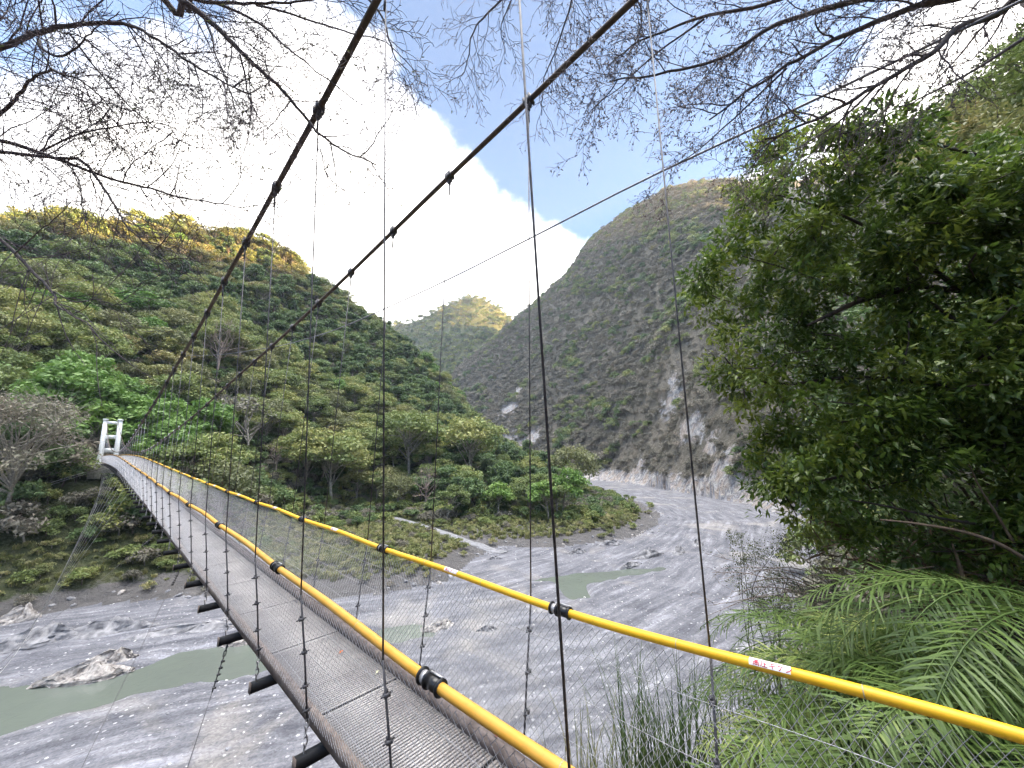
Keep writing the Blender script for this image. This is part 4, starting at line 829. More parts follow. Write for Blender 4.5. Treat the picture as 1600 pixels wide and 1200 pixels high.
def grow(B, path, r0, lev, spread, L, dens, leafp, grav, leafmb=None, flat=None):
    """path: polyline; adds children along it"""
    n = len(path); seg = np.linalg.norm(np.diff(path, axis=0), axis=1); tot = seg.sum(); cnt = max(1, int(tot*dens)); side = rng.choice([-1, 1])
    for k in range(cnt):
        f = .12+.88*(k+rng.random())/cnt; x = f*(n-1); i = min(int(x), n-2); p = path[i]*(1-(x-i))+path[i+1]*(x-i); d = path[i+1]-path[i]; d /= np.linalg.norm(d)
        side = -side if rng.random() < .8 else side
        q = rnd_dir(1)[0]; 
        if flat is not None: q = q-flat*(q@flat)*.7
        lat = np.cross(d, q if flat is None else flat); lat /= np.linalg.norm(lat)+1e-9; lat = lat*side if flat is not None else lat
        lat = lat+.35*rnd_dir(1)[0]
        nd = d*math.cos(spread)+lat*math.sin(spread)*rng.uniform(.7, 1.2); nd /= np.linalg.norm(nd)
        ln = L*rng.uniform(.5, 1.25)*(1-.45*f); m = 6 if lev > 1 else 4
        pts = [p]; dd = nd.copy(); st = ln/m
        for j in range(m):
            dd = dd+rnd_dir(1)[0]*.26+np.array([0, 0, -grav])*(j/m); dd /= np.linalg.norm(dd); pts.append(pts[-1]+dd*st)
        pts = np.array(pts); rr_ = r0*rng.uniform(.35, .6)
        B.tw.tube(pts, np.linspace(max(rr_, .0030), max(rr_*.4, .0021), len(pts)), 4 if lev > 1 else 3, False)
        if lev > 0: grow(B, pts, rr_*.8, lev-1, spread*1.0, L*.48, dens*2.0, leafp, grav, leafmb, flat)
        if lev <= 1 and leafp > 0:
            m2 = rng.poisson(leafp*ln*9)
            if m2:
                fi = rng.integers(1, len(pts), m2); c = pts[fi]+rng.normal(0, .006, (m2, 3)); dl = rnd_dir(m2)*.8+[0, 0, -.6]; dl /= np.linalg.norm(dl, axis=1)[:, None]
                leaf_blades(leafmb or B.lf, c, dl, rng.uniform(.025, .05, m2), .17, rng.random(m2))
def PX(pts, d0, d1=None):
    d1 = d0 if d1 is None else d1; n = len(pts); return [at(u, v, d0+(d1-d0)*k/max(1, n-1)) for k, (u, v) in enumerate(pts)]
def PXR(pts, r0, r1=None):                            # same, by straight distance (for what hangs high overhead)
    r1 = r0 if r1 is None else r1; n = len(pts); out = []
    for k, (u, v) in enumerate(pts):
        w = CR*(u-800)-CU*(v-600)+F0*FPX; out.append(w/np.linalg.norm(w)*(r0+(r1-r0)*k/max(1, n-1)))
    return out
def overhang(name, label, trunkpath, limbs, spread, L, dens, leafp, grav, flat, leafmat_, green=None):
    t = empty(name, (trunkpath[0][0], trunkpath[0][1], trunkpath[0][2])); tag(t, label, 'tree'); off = np.array(trunkpath[0])
    def B_(mb, nm, mt, sm=True):
        mb.v = [v-off for v in mb.v]; return mb.build(nm, mt, t, sm)
    mb = MB(); tp = bezpath(trunkpath); mb.tube(tp, np.linspace(.17, .10, len(tp)), 10); B_(mb, 'trunk', m_limb)
    B = Bough(None)
    for (pts, r, lv, lp) in limbs:
        p = bezpath(pts); p = p+np.cumsum(rng.normal(0, .010, p.shape), 0)*np.linspace(0, 1, len(p))[:, None]; mb = MB(); mb.tube(p, np.linspace(r, max(.003, r*.2), len(p)), 7, False); B_(mb, 'limb', m_limb)
        grow(B, p, max(r*.45, .006), lv, spread, L, dens, lp*leafp, grav, None, flat)
    B_(B.tw, 'twigs', m_tw, False)
    if B.lf.v: B_(B.lf, 'leaflets', leafmat_, False)['kind'] = 'stuff'
    return t
# left-hand tree, its trunk outside the frame; limbs reach in at four heights
r = 5.2
flatA = at(250, 150, 1.); flatA /= np.linalg.norm(flatA)
TL = [(-9.6, 2.2, -2.2), (-9.9, 2.4, 0), (-9.8, 2.6, 2.5), (-9.9, 2.6, 4.5), (-10.2, 2.4, 7)]
overhang('bare_tree', 'leafless tree whose dark limbs reach into the frame from the left edge', TL, [
 ([(-9.8, 2.6, 2.3)]+PXR([(-230, 120)], 8.8)+PXR([(-70, 110), (0, 83), (60, 62), (110, 54), (200, 50), (262, 72), (330, 118), (400, 150)], 7.6, 5.6), 0.0360, 2, .5),
 (PXR([(60, 62), (66, 76), (92, 90), (125, 84), (150, 60), (190, 20)], 7.0, 6.0), 0.0158, 2, .4),
 ([(-9.8, 2.6, 2.0)]+PXR([(-230, 220)], 8.8)+PXR([(-60, 210), (0, 170), (26, 140), (50, 114), (80, 108), (130, 130), (170, 168)], 7.6, 6.2), 0.0245, 2, .7),
 (PXR([(110, 54), (160, 120), (220, 180), (290, 226), (350, 240)], 6.6, 5.8), 0.0101, 2, .8),
 ([(-9.8, 2.6, 1.7)]+PXR([(-230, 224)], 8.8)+PXR([(-60, 214), (0, 216), (66, 236), (109, 249), (153, 262), (210, 276), (270, 292), (330, 300), (370, 310)], 7.6, 5.8), 0.0288, 2, .6),
 ([(-9.8, 2.6, 1.5)]+PXR([(-230, 240)], 8.8)+PXR([(-60, 230), (0, 238), (87, 249), (131, 256), (160, 288), (178, 320), (194, 352), (226, 381), (258, 402)], 7.4, 5.6), 0.0245, 1, .5),
 (PXR([(66, 236), (120, 210), (180, 195), (250, 190), (310, 212), (360, 250)], 7.0, 5.7), 0.0101, 2, .8),
 (PXR([(100, 249), (122, 280), (128, 320), (138, 352), (150, 400)], 6.9, 5.9), 0.0086, 1, .5),
 ([(-9.8, 2.6, .9)]+PXR([(-230, 330)], 8.8)+PXR([(-60, 330), (0, 376), (44, 416), (79, 450), (96, 478), (125, 490), (152, 499)], 7.0, 5.2), 0.0238, 0, .1),
 (PXR([(84, 456), (118, 472), (150, 470), (185, 478), (228, 472)], 6.0, 5.4), 0.0072, 1, .2),
 (PXR([(24, 396), (62, 360), (110, 322)], 6.4, 5.6), 0.0072, 1, .2),
], .75, 1.2, 3.9, .5, .18, flatA, L_pur)
flatB = at(450, 120, 1.); flatB /= np.linalg.norm(flatB)
TT = [(-4.9, -2.4, -1.2), (-4.7, -1.6, 2.5), (-4.2, -.5, 5.5), (-3.6, .6, 7.2)]
P0 = [(-3.9, .0, 6.3)]
overhang('bare_tree', 'leafless tree whose limbs sweep down from the top edge over the bridge', TT, [
 (P0+PXR([(230, -40), (290, 5), (341, 48), (367, 79), (394, 109), (420, 140), (450, 175), (477, 210), (499, 232), (538, 258), (573, 284)], 6.8, 5.2), 0.0360, 2, .5),
 (P0+PXR([(250, -45), (306, 0), (372, 6), (437, 9), (503, -2), (560, -12)], 7.0, 6.0), 0.0259, 2, .6),
 (PXR([(330, 2), (380, 22), (420, 44), (450, 70), (481, 92), (525, 127), (569, 162), (612, 184)], 6.8, 5.2), 0.0158, 2, .7),
 (PXR([(400, 8), (437, 17), (490, 35), (547, 52), (600, 66), (640, 100), (668, 150)], 6.6, 5.4), 0.0130, 2, .8),
 (PXR([(318, 26), (330, 60), (332, 87), (350, 131), (359, 175), (372, 205)], 6.6, 5.8), 0.0108, 2, .5),
 (PXR([(375, 86), (383, 120), (388, 150), (402, 184), (437, 219), (452, 245)], 6.3, 5.6), 0.0108, 2, .4),
 (PXR([(500, 232), (512, 272), (545, 305), (580, 335)], 5.6, 5.2), 0.0065, 2, .6),
 (PXR([(560, -20), (600, 30), (620, 90), (650, 130)], 6., 5.4), .014, 2, 1.),
], .72, 1.05, 3.8, .5, .2, flatB, L_pur)
flatC = at(1250, 100, 1.); flatC /= np.linalg.norm(flatC)
TC = [(9.2, 3.4, -1.6), (9.3, 3.7, 2.), (8.9, 4.2, 5.), (8.2, 4.6, 7.)]
PC = [(8.9, 4.2, 5.0)]
overhang('leafy_tree', 'half-bare tree spreading fine leafy branches across the upper right sky', TC, [
 (PC+PXR([(1650, -20), (1560, 22), (1500, 45), (1459, 84), (1375, 129), (1290, 175), (1200, 220)], 8.6, 6.4), .055, 2, 1.),
 (PC+PXR([(1640, -50), (1520, -10), (1431, 11), (1347, 45), (1290, 73), (1229, 107), (1161, 150), (1100, 190)], 8.4, 6.2), .048, 2, 1.3),
 (PXR([(1560, -20), (1380, -5), (1280, 20), (1195, 53), (1127, 96), (1015, 121), (950, 135)], 8.0, 6.0), .040, 2, 1.4),
 (PXR([(1480, -25), (1300, -20), (1180, 10), (1080, 30), (1000, 60), (940, 100)], 8.0, 6.0), .030, 2, 1.5),
 (PXR([(1229, 107), (1150, 180), (1080, 240), (1040, 262)], 6.8, 6.0), .014, 2, 1.2),
 (PXR([(1375, 129), (1300, 200), (1220, 250), (1140, 270)], 7.2, 6.4), .015, 2, 1.),
 (PXR([(1100, 30), (1020, 90), (960, 150), (920, 170)], 6.8, 6.0), .013, 2, 1.6),
 (PXR([(1600, 60), (1520, 110), (1440, 150), (1380, 170)], 7.8, 7.0), .02, 2, 1.),
], .6, 1.15, 3.8, 1.7, .12, flatC, L_pur)
flatD = at(800, 40, 1.); flatD /= np.linalg.norm(flatD)
overhang('bare_tree', 'fine bare sprays with few leaflets hanging from the top edge beside the right main cable', [(3.2, -3.5, -1.3), (3.0, -2.2, 3.5), (2.4, -.8, 6.6), (1.6, .6, 8.2)], [
 ([(1.9, .1, 7.8)]+PXR([(860, -130), (830, -60), (780, -10), (740, 30), (720, 80), (700, 105)], 7.4, 6.2), .022, 2, .5),
 ([(1.9, .1, 7.8)]+PXR([(900, -130), (900, -60), (890, 0), (870, 60), (845, 130), (835, 185)], 7.4, 6.2), .022, 2, .6),
 (PXR([(900, -60), (960, -30), (1000, 20), (985, 80), (955, 130)], 7.2, 6.2), .016, 2, 1.),
 (PXR([(830, -60), (800, 0), (790, 50), (800, 95)], 7.0, 6.4), .012, 2, .4),
], .7, .8, 3.8, .9, .3, flatD, L_pur)
bpy.data.objects[-1] if False else None
# ---- big evergreen on the right
def cluster_leaves(mb, centers, radii, per, L, wd, shade=None):
    for c, rad in zip(centers, radii):
        n = int(per*rng.uniform(.7, 1.3)); nb = 9; sd_ = rnd_dir(nb)*rad*rng.uniform(.3, 1., (nb, 1)); sd_[:, 2] *= .7; k = rng.integers(0, nb, n); cen = c+sd_[k]+rng.normal(0, rad*.16, (n, 3))
        d = (cen-c); d /= np.linalg.norm(d, axis=1)[:, None]+1e-9; d = d*.6+rnd_dir(n)*.75+[0, 0, -.15]; d /= np.linalg.norm(d, axis=1)[:, None]
        up = np.array([0, 0, 1.])+rng.normal(0, .5, (n, 3)); leaf_blades(mb, cen, d, L*rng.uniform(.6, 1.2, n), wd, np.clip(rng.normal(rng.uniform(.15, .75), .14), 0, 1)+np.clip(rng.normal(0, .08, n), -.2, .2), up)
def in_px(poly, n):
    P = np.array(poly, float); out = []
    lo, hi = P.min(0), P.max(0)
    while len(out) < n:
        q = rng.uniform(lo, hi, (n*3, 2)); m = inpoly(q[:, 0], q[:, 1], P); out += list(q[m])
    return np.array(out[:n])
crown = [(1130, 265), (1180, 225), (1240, 190), (1300, 180), (1380, 160), (1440, 190), (1500, 215), (1560, 225), (1700, 200), (2000, 250), (2100, 900), (1700, 860), (1500, 870), (1360, 850), (1270, 830), (1220, 800), (1185, 740), (1165, 690), (1150, 640), (1110, 585), (1120, 520), (1090, 480), (1080, 440), (1105, 390), (1090, 335), (1120, 300)]
q = in_px(crown, 900); cen = np.array([at(u, v, rng.uniform(7.2, 9.8)+.0022*abs(u-1200)) for u, v in q]); rad = rng.uniform(.28, .55, len(cen))
# keep deeper holes: drop clumps inside a few voids
for (u, v, rr_) in [(1470, 440, 42), (1330, 500, 26), (1290, 545, 16), (1500, 760, 60), (1420, 800, 50), (1180, 560, 14), (1380, 600, 20), (1560, 560, 30)]:
    m = np.hypot(q[:, 0]-u, q[:, 1]-v) > rr_; q, cen, rad = q[m], cen[m], rad[m]
TE = [(11.2, 6.4, -3.4), (10.9, 6.7, -1.), (10.9, 6.9, 1.5), (11.1, 7.0, 4.), (11.4, 7.0, 5.2)]
et = empty('evergreen_tree', TE[0]); tag(et, 'big glossy dark green broadleaf tree filling the right side above the palms', 'tree'); off = np.array(TE[0])
def EB(mb, nm, mt, par, sm=True): mb.v = [v-off for v in mb.v]; return mb.build(nm, mt, par, sm)
mb = MB(); tp = bezpath(TE); mb.tube(tp, np.linspace(.24, .09, len(tp)), 10); EB(mb, 'trunk', m_limbd, et)
for pts, r, d0, d1 in [([(1640, 452), (1560, 455), (1480, 452), (1420, 445)], .09, 10, 8.5), ([(1420, 450), (1350, 468), (1300, 490), (1262, 508)], .06, 8.5, 7.6), ([(1600, 480), (1540, 560), (1490, 500), (1450, 470)], .06, 9.5, 8.4), ([(1600, 300), (1540, 380), (1500, 330), (1440, 280)], .05, 10, 8.2), ([(1500, 452), (1400, 380), (1300, 330), (1200, 300)], .04, 9, 7.8), ([(1350, 470), (1260, 430), (1160, 400)], .028, 8.4, 7.6), ([(1600, 640), (1450, 600), (1330, 590), (1230, 600), (1150, 590)], .05, 9.6, 7.6), ([(1600, 700), (1450, 700), (1330, 740), (1240, 760)], .045, 9.6, 7.8), ([(1640, 900), (1560, 830), (1470, 810), (1380, 790), (1320, 780)], .03, 9, 7.6), ([(1560, 250), (1440, 220), (1380, 200)], .03, 9.6, 8.4)]:
    mb = MB(); p = bezpath([at(u, v, d0+(d1-d0)*k/(len(pts)-1)) for k, (u, v) in enumerate(pts)]); mb.tube(p, np.linspace(r, r*.3, len(p)), 7); EB(mb, 'limb', m_limbd, et)
mb = MB(); hub = np.array([np.interp(rng.uniform(.2, 1, len(cen)), np.linspace(0, 1, len(tp)), tp[:, i]) for i in range(3)]).T
for k in range(0, len(cen), 2):
    a_ = cen[k]; j = rng.integers(0, len(cen)); nb = cen[np.argsort(((cen-a_)**2).sum(1))[rng.integers(2, 9)]]; m_ = (a_+nb)/2+rng.normal(0, .08, 3); mb.tube([a_, m_, nb], [.008, .012, .016], 4, False)
EB(mb, 'twigs', m_limbd, et, False)
mb = MB(); cluster_leaves(mb, cen, rad, 135, .14, .20); EB(mb, 'crown', L_ever, et, False)
# inner dark mass of branches and leaves further up the bank behind it
def hillbush(name, label, poly, n, dmin, dmax, per, L, lm, radr=(.35, .8), cat='tree', stems=True):
    q = in_px(poly, n); c = np.array([at(u, v, rng.uniform(dmin, dmax)) for u, v in q]); b = c.mean(0); g0 = gz(b[0], b[1]); off = np.array([b[0], b[1], g0]); e = empty(name, off); tag(e, label, cat)
    mb = MB(); cluster_leaves(mb, c, rng.uniform(*radr, n), per, L, .22); mb.v = [v-off for v in mb.v]; mb.build('crown', lm, e)
    if stems:
        mb = MB()
        for k in range(0, n, 3): s_ = off+rng.normal(0, .3, 3)*[1, 1, 0]-[0, 0, .3]; s_ = s_ if name != 'bush' else c[k]*.35+s_*.65; mb.tube(bezpath([s_, (s_+c[k])/2+rng.normal(0, .3, 3), c[k]], 8), np.linspace(.05 if name != 'bush' else .012, .004, 8), 5, False)
        mb.v = [v-off for v in mb.v]; mb.build('stems', m_limbd, e, True)
    return e
hillbush('thicket_tree', 'dark shaded undergrowth tree behind the big evergreen at the right edge', [(1230, 500), (1400, 420), (1700, 380), (2000, 420), (2050, 980), (1500, 960), (1320, 860), (1210, 780)], 260, 11.5, 15, 95, .2, L_dark)
hillbush('slope_tree', 'sunlit-green tree on the bank rising at the far upper right', [(1480, 160), (1530, 90), (1600, 50), (1800, 0), (1900, 260), (1500, 260)], 150, 26, 34, 150, .30, L_mid, (.8, 1.6))
hillbush('slope_tree', 'duller olive tree below the first one at the upper right edge', [(1420, 250), (1470, 180), (1540, 170), (1700, 200), (1700, 330), (1450, 320)], 90, 22, 27, 150, .25, L_yel, (.7, 1.3))
hillbush('bush', 'airy grey-green twiggy bush between the river and the palms', [(1120, 850), (1160, 820), (1230, 815), (1300, 850), (1330, 930), (1240, 980), (1150, 940)], 60, 8.5, 11, 130, .042, L_bush, (.15, .40), 'bush')
# bare twigs around that bush
B = Bough(None)
for k in range(16):
    a_ = at(1340, 950, 9.5); b_ = at(rng.uniform(1090, 1200), rng.uniform(840, 1010), rng.uniform(8, 10)); p = bezpath([a_, (a_+b_)/2+rng.normal(0, .2, 3)+[0, 0, .2], b_], 8); B.tw.tube(p, np.linspace(.014, .003, 8), 4, False); grow(B, p, .008, 1, .6, .6, 2.6, .5, .0, None, None)
e = empty('shrub', at(1330, 950, 9.5)); tag(e, 'nearly leafless shrub with fine brown twigs reaching over the gravel', 'shrub'); off = np.array(e.location)
B.tw.v = [v-off for v in B.tw.v]; B.lf.v = [v-off for v in B.lf.v]; B.tw.build('twigs', m_twig, e)['kind'] = 'stuff'; B.lf.build('leaflets', L_bush, e)['kind'] = 'stuff'
# dead wood and dry stalks at the foot of the evergreen
m_dead = mat('dead_wood', (.07, .045, .03), .85, 0, col2=(.17, .12, .08), scale=9)
for lab, pts, r, d0, d1 in [('long tan dead branch leaning through the dark thicket at the right edge', [(1620, 885), (1560, 850), (1500, 830), (1430, 818), (1375, 812)], .028, 8.0, 7.2), ('short pale broken stick standing in the dark thicket', [(1505, 905), (1495, 870), (1488, 850)], .022, 8.0, 7.8), ('thin dead stem rising steeply behind the tan branch', [(1585, 850), (1555, 800), (1530, 760), (1512, 720)], .017, 8.2, 8), ('pale curved dead twig arching over the gravel edge', [(1285, 925), (1240, 905), (1200, 905), (1165, 912)], .010, 7.6, 7.6), ('tan crossing twig low in the thicket', [(1340, 925), (1400, 895), (1460, 885)], .012, 7.5, 7.6)]:
    mb = MB(); p = bezpath([at(u, v, d0+(d1-d0)*k/(len(pts)-1)) for k, (u, v) in enumerate(pts)]); mb.tube(p, np.linspace(r, r*.4, len(p)), 7); tag(mb.build('dead_branch', m_dead, None, True), lab, 'branch')
mb = MB(); q = in_px([(1260, 800), (1420, 820), (1700, 830), (1700, 1000), (1400, 960), (1280, 900)], 900)
c = np.array([at(u, v, rng.uniform(8.2, 10.5)) for u, v in q]); d = rnd_dir(900)*[1, 1, .5]; d /= np.linalg.norm(d, axis=1)[:, None]; leaf_blades(mb, c, d, rng.uniform(.15, .5, 900), .03, rng.random(900))
tag(mb.build('dry_stalks', L_dry), 'tangle of dry reddish stalks and dead leaves under the evergreen', 'dead leaves', kind='stuff')
# ---- palms
def frond(mb, rc, base, d0, up0, L, droop, nl, ll, c):
    n = 14; pts = [np.array(base, float)]; dd = d0*.8+up0*.75; dd /= np.linalg.norm(dd)
    for k in range(n): dd = dd+np.array([0, 0, -droop/n])*(.4+1.4*k/n); dd /= np.linalg.norm(dd); pts.append(pts[-1]+dd*L/n)
    pts = np.array(pts); rc.tube(pts, np.linspace(.013, .003, len(pts)), 5, False)
    f = np.linspace(.14, 1, nl); x = f*(n); i = np.minimum(x.astype(int), n-1); p = pts[i]+(pts[i+1]-pts[i])*(x-i)[:, None]; t_ = pts[i+1]-pts[i]; t_ /= np.linalg.norm(t_, axis=1)[:, None]
    sd_ = np.cross(t_, [0, 0, 1.]); sd_ /= np.linalg.norm(sd_, axis=1)[:, None]+1e-9; upv = np.cross(sd_, t_)
    for s in (-1, 1):
        d = sd_*s*.85+t_*.62+upv*rng.uniform(-.05, .3, (nl, 1))+rng.normal(0, .13, (nl, 3)); d /= np.linalg.norm(d, axis=1)[:, None]; le = ll*np.sin(np.pi*np.clip(f*.86+.1, 0, 1))**.6*rng.uniform(.6, 1.15, nl)
        w = np.cross(d, upv); w /= np.linalg.norm(w, axis=1)[:, None]; W_ = (0.0080*np.ones(nl))[:, None]*1.2; L_ = le[:, None]; g = np.array([0, 0, -1.])
        v = np.stack([p, p+d*L_*.35+w*W_+g*L_*.03, p+d*L_*.35-w*W_+g*L_*.03, p+d*L_*.72+w*W_*.8+g*L_*.14, p+d*L_*.72-w*W_*.8+g*L_*.14, p+d*L_+g*L_*.30], 1); k6 = np.arange(nl)[:, None]*6
        mb.add(v.reshape(-1, 3), np.concatenate([k6+np.array([[1, 2, 4, 3]])]), np.concatenate([k6+np.array([[0, 2, 1]]), k6+np.array([[3, 4, 5]])]), np.repeat(np.clip(c+rng.normal(0, .1, nl), 0, 1), 6))
def palm(label, base, nf, L, az0, az1, lift, droop=1.5, ll=.42, tint=.5, seed=0):
    e = empty('palm', base); tag(e, label, 'palm')
    nf += 4
    for k in range(nf):
        a_ = math.radians(az0+(az1-az0)*(k+.5)/nf+rng.uniform(-12, 12)); d0 = np.array([math.sin(a_), math.cos(a_), 0]); mb = MB(); rc = MB()
        frond(mb, rc, rng.normal(0, .04, 3), d0, DZ*rng.uniform(*lift), L*rng.uniform(.75, 1.15), droop*rng.uniform(.7, 1.3), int(20+L*11), ll, np.clip(tint+rng.normal(0, .3), 0, 1))
        f_ = mb.build('frond', L_palm, e); rc.build('rachis', L_palm, f_, True)
    mb = MB(); mb.tube([(0, 0, -1.2), (0.02, 0, -.3), (0, 0, .1)], [.07, .06, .03], 7); mb.build('stem', m_limbd, e)
palm('bright palm with fronds fanning left over the yellow rail sticker', at(1400, 1110, 5.9), 11, 2.1, -150, 30, (.3, 1.0), 1.6, .38, .72)
palm('pale green palm highest on the bank, fronds pointing at the river', at(1375, 1030, 7.2), 10, 2.2, -140, 20, (.2, .9), 1.5, .38, .75)
palm('palm below the sticker with fronds behind the wire mesh', at(1330, 1190, 5.2), 10, 1.7, -160, 60, (.2, .8), 1.6, .42, .6)
palm('dark shaded palm at the right edge, fronds drooping to the left', at(1660, 1110, 5.6), 9, 2.1, -130, 30, (.2, .7), 1.7, .5, .15)  # low tint puts the shade into the leaflet colour
palm('shaded palm in the lower right corner under the handrail', at(1560, 1130, 5.4), 10, 1.8, -150, 60, (.2, .8), 1.6, .42, .25)  # shade again put into the leaflets by a low tint
palm('small palm in the gap between the bright palm and the dark thicket', at(1500, 1075, 7.2), 9, 1.8, -150, 40, (.3, 1.), 1.5, .42, .45)
palm('blue-green arching palm with one long frond by the right edge', at(1720, 990, 6.4), 5, 2.6, -110, -60, (.5, .8), 1.5, .45, .3)
# ---- reeds in front of the mesh
def reeds(label, base, n, H, spread, tint):
    e = empty('reed_clump', base); tag(e, label, 'reeds'); mb = MB()
    for k in range(n):
        a_ = rng.uniform(0, 6.28); b_ = rng.normal(0, spread, 3)*[1, 1, .15]; o = np.array([math.cos(a_), math.sin(a_), 0]); h = H*rng.uniform(.55, 1.1); ln = rng.uniform(.08, .5); w = np.cross(o, DZ)*.011; t_ = np.linspace(0, 1, 6)
        P_ = b_+o*(ln*h*t_**2)[:, None]+DZ*(h*(t_-.28*ln*t_**3))[:, None]; ww = w*(1-t_[:, None]**1.6); v = np.concatenate([P_-ww, P_+ww]); mb.add(v, [(i, i+1, i+7, i+6) for i in range(5)], None, np.full(12, np.clip(tint+rng.normal(0, .22), 0, 1)))
    mb.build('blades', L_reed, e)
reeds('tall green reed clump behind the wire mesh left of the sticker', at(1050, 1300, 5.4), 170, 1.9, .30, .3)
reeds('strawy half-dead reed clump at the bottom left of the green reeds', at(960, 1320, 5.4), 120, 1.5, .3, .8)
reeds('sparse reed clump right of the tall green one beside a hanger', at(1120, 1330, 5.6), 110, 1.6, .35, .45)
reeds('short grassy clump at the foot of the lower palm', at(1230, 1300, 5.6), 160, 1.1, .4, .55)
reeds('long arching grass tuft under the rail right of the sticker', at(1400, 1330, 5.2), 130, 1.5, .4, .6)
reeds('long grass tuft in the bottom right corner behind the mesh', at(1520, 1350, 5.0), 130, 1.5, .4, .35)
# leaf litter and low growth over the near bank
x, y = jitter_grid(0, 40, 2, 45, .55); z = ground(x, y); d = np.hypot(x, y); ok = (z > BED+1.2) & (d > 5.5) & (x > y*.12) & ~inpoly(x, y, RIV); x, y, z = x[ok], y[ok], z[ok]; n = len(x)
scatter('bank_undergrowth', [SH[0]['m'], SH[2]['m'], SH[3]['m'], GR[0], GR[1]], np.stack([x, y, z-.05], -1), rv(n, t=.2), sv(rng.uniform(.18, .42, n)), rng.choice([0, 1, 2, 3, 4], n), label='tangled low plants covering the steep bank on the right', cat='undergrowth', kind='stuff')
x, y = jitter_grid(14, 150, -5, 120, 2.2); z = ground(x, y); d = np.hypot(x, y); ok = (z > BED+1.) & (d > 22) & (d < 130) & (x > y*.75) & ~inpoly(x, y, RIV); x, y, z = x[ok], y[ok], z[ok]; n = len(x)
scatter('slope_thicket', [SH[0]['m'], SH[3]['m'], SH[2]['m'], SH[4]['m'], A_[2]['m']], np.stack([x, y, z-.2], -1), rv(n, t=.2), sv(rng.uniform(.7, 1.2, n))*np.where(rng.random((n, 1)) < .9, 1, .9), np.where(rng.random(n) < .06, 4, rng.choice([0, 1, 2, 3], n)), label='thicket covering the slope behind the evergreen on the right', cat='undergrowth', kind='stuff')
# ---- rocks of the river
m_rock = mat('layered_rock', (.12, .12, .13), .8, 0, col2=(.32, .315, .325), scale=1.5, bump=1.); m_pale = mat('pale_marble', (.17, .15, .14), .75, 0, col2=(.50, .47, .44), scale=2.6, bump=1.)
def rockobj(u, v, L, Wd, H, rz, mt, label, zoff=0., name='rock'):
    w = CR*(u-800)-CU*(v-600)+F0*FPX; p = w*((BED+.1)/w[2]); H = H*1.1; n = 34; th = np.linspace(0, 2*math.pi, n, endpoint=False); k = 9; V_ = []
    rad = 1+.35*(fbm(np.cos(th)*1.5+u*.1, np.sin(th)*1.5+v*.1, 4, 1.2)-.5)*2
    for j in range(k):
        f = j/(k-1); sh = (1-f**1.6*.75)*(1-.06*(j % 2)); zz = H*(f+.03*rng.normal(0, 1, n))
        V_.append(np.stack([np.cos(th)*rad*sh*L/2+f*L*.06, np.sin(th)*rad*sh*Wd/2, zz*(1+.5*np.sin(th*3+u)*f)-.3], -1)+rng.normal(0, .05*min(L, 5), (n, 3))*[.4, .4, .3])
    V_ = np.vstack(V_+[[[.06*L, 0, H*.95]]]); i = np.arange(k-1)[:, None]*n; j = np.arange(n)[None]; j2 = (j+1) % n; mb = MB()
    mb.add(V_, np.stack([i+j, i+j2, i+n+j2, i+n+j], -1).reshape(-1, 4), [((k-1)*n+a, (k-1)*n+(a+1) % n, k*n) for a in range(n)]); o = mb.build(name, mt); o.location = (p[0], p[1], BED+zoff); o.rotation_euler = (0, 0, rz); tag(o, label, 'rock'); return o
rockobj(130, 1052, 6.5, 2.4, .75, .35, m_pale, 'large pale banded boulder lying in the green pool at the left')
rockobj(175, 1030, 5.0, 1.6, .8, .3, m_pale, 'tan slab of rock just behind the pale banded boulder')
rockobj(60, 1000, 9, 4, 1.1, .5, m_rock, 'grey layered rock shelf at the left edge beyond the pool')
rockobj(160, 985, 12, 3.5, .9, .3, m_rock, 'long grey rock shelf running along the far side of the pool')
rockobj(300, 985, 13, 3.2, .7, .25, m_rock, 'low dark rock ledge behind the pool near the cross beams')
rockobj(30, 968, 4, 2, 1.3, .8, m_pale, 'pale pointed rock at the left edge on the bank')
rockobj(370, 1000, 3.4, 1.0, .4, .2, m_pale, 'narrow pinkish stone on the pool edge under a cross beam')
rockobj(690, 976, 4.6, 1.6, .5, .3, m_pale, 'whitish flat rock at the end of the small pool under the right rail')
rockobj(760, 985, 4.0, 1.2, .5, .2, m_rock, 'grey flat rock beside the whitish rock in the riverbed')
for k, (u, v, L_) in enumerate([(560, 905, 4), (620, 885, 5), (660, 878, 5), (720, 868, 6), (770, 873, 4)]):
    rockobj(u, v, L_, 1.6, .5, .2, m_pale if k % 2 else m_rock, ['grey rock in the grass left of the river behind the right rail', 'pale rock streak behind the right rail by the grassy bank', 'greyish flat rock on the gravel edge below the lane', 'tan rock lying at the end of the lane', 'small grey rock just right of the lane end'][k])
for k, (u, v, L_, W_, H_, rz) in enumerate([(1010, 868, 9, 2.2, .9, .5), (1060, 862, 6, 2., .9, .9), (950, 850, 7, 1.8, .7, .2), (900, 862, 5, 1.6, .6, .3), (1090, 850, 5, 2, .8, 1.), (985, 882, 6, 1.5, .5, .4)]):
    rockobj(u, v, L_, W_, H_, rz, m_rock, ['long dark rock ledge in the middle of the river bend', 'dark jagged rock right of the long river ledge', 'flat grey ledge left of the long river ledge', 'small grey ledge near the spit in the riverbed', 'dark rock nearest the right bank in the bend', 'thin low ledge just in front of the long river ledge'][k])
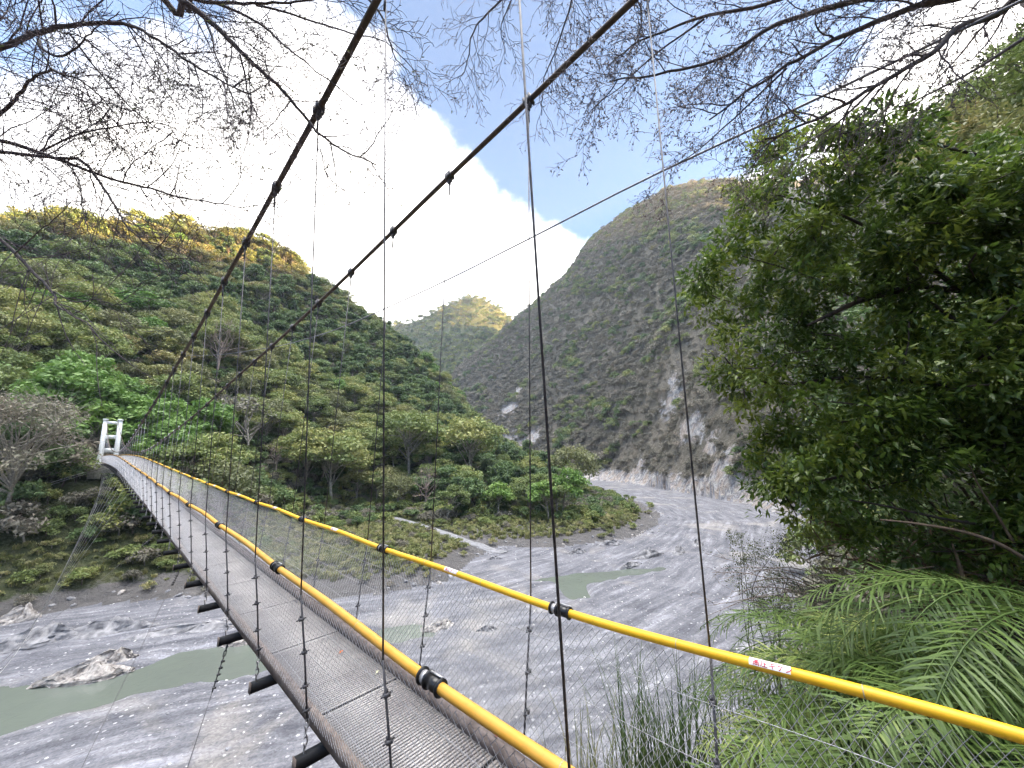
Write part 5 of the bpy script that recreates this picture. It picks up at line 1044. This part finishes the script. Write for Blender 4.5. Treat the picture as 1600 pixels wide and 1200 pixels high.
# small white stones
x, y = jitter_grid(-60, 80, 18, 200, 1.1); ok = inpoly(x, y, RIV) & (rng.random(len(x)) < np.clip(fbm(x, y, 3, .08)*1.6-.35, .08, .8)); ok &= np.minimum.reduce([polydist(x, y, P)*np.where(inpoly(x, y, P), -1, 1) for P in POOLS]) > 1.; x, y = x[ok], y[ok]; z = bedz(x, y, ground(x, y)); n = len(x)
x0_, y0_ = jitter_grid(-95, 100, 12, 300, 1.3); pd_ = polydist(x0_, y0_, RIV); ok = (pd_ < 2.6*(.3+fbm(x0_, y0_, 3, .1)*1.6)) & (rng.random(len(x0_)) < .5) & (np.hypot(x0_, y0_) > 24); bx_, by_ = x0_[ok], y0_[ok]; bz_ = ground(bx_, by_)
def stone(c): mb = MB(); mb.blob((0, 0, 0), (1, .75, .5), jit=.25, seg=6, ring=4); return mb.mesh('stone', c)
m_st1 = mat('white_stone', (.6, .59, .57), .7, 0, var=.15, scale=2); m_st2 = mat('grey_stone', (.24, .24, .26), .8, 0, var=.3, scale=2)
n2 = len(bx_); scatter('bank_rocks', [stone(m_rock), stone(m_pale), stone(m_st2)], np.stack([bx_, by_, bz_], -1), rv(n2, t=.3), sv(.12+.5*rng.random(n2)**3, .3), rng.choice([0, 0, 2, 1], n2), label='rubble and broken rocks lining both edges of the gravel bed', cat='stones', kind='stuff')
scatter('stones', [stone(m_st1), stone(m_st2), stone(m_st1)], np.stack([x, y, z], -1), rv(n, t=.3), sv(.03+.15*rng.random(n)**3.5, .3), rng.choice([0, 1, 1, 2, 1], n), label='countless small pale stones strewn over the grey gravel bed', cat='stones', kind='stuff')
# ------------------------------------------------------------------ air
mh = bpy.data.materials.new('air'); mh.use_nodes = True; nt = mh.node_tree; nt.nodes.clear()
pv = N(nt, 'ShaderNodeVolumePrincipled'); pv.inputs['Color'].default_value = (.78, .87, 1, 1); pv.inputs['Density'].default_value = .00014; pv.inputs['Anisotropy'].default_value = .2
mo = N(nt, 'ShaderNodeOutputMaterial'); nt.links.new(pv.outputs[0], mo.inputs['Volume'])
mb = MB(); mb.box((100, 380, 245), (1250, 0, 0), (0, 1300, 0), (0, 0, 275)); tag(mb.build('haze', mh), 'thin bluish valley air softening the distant mountain', 'haze', kind='stuff')
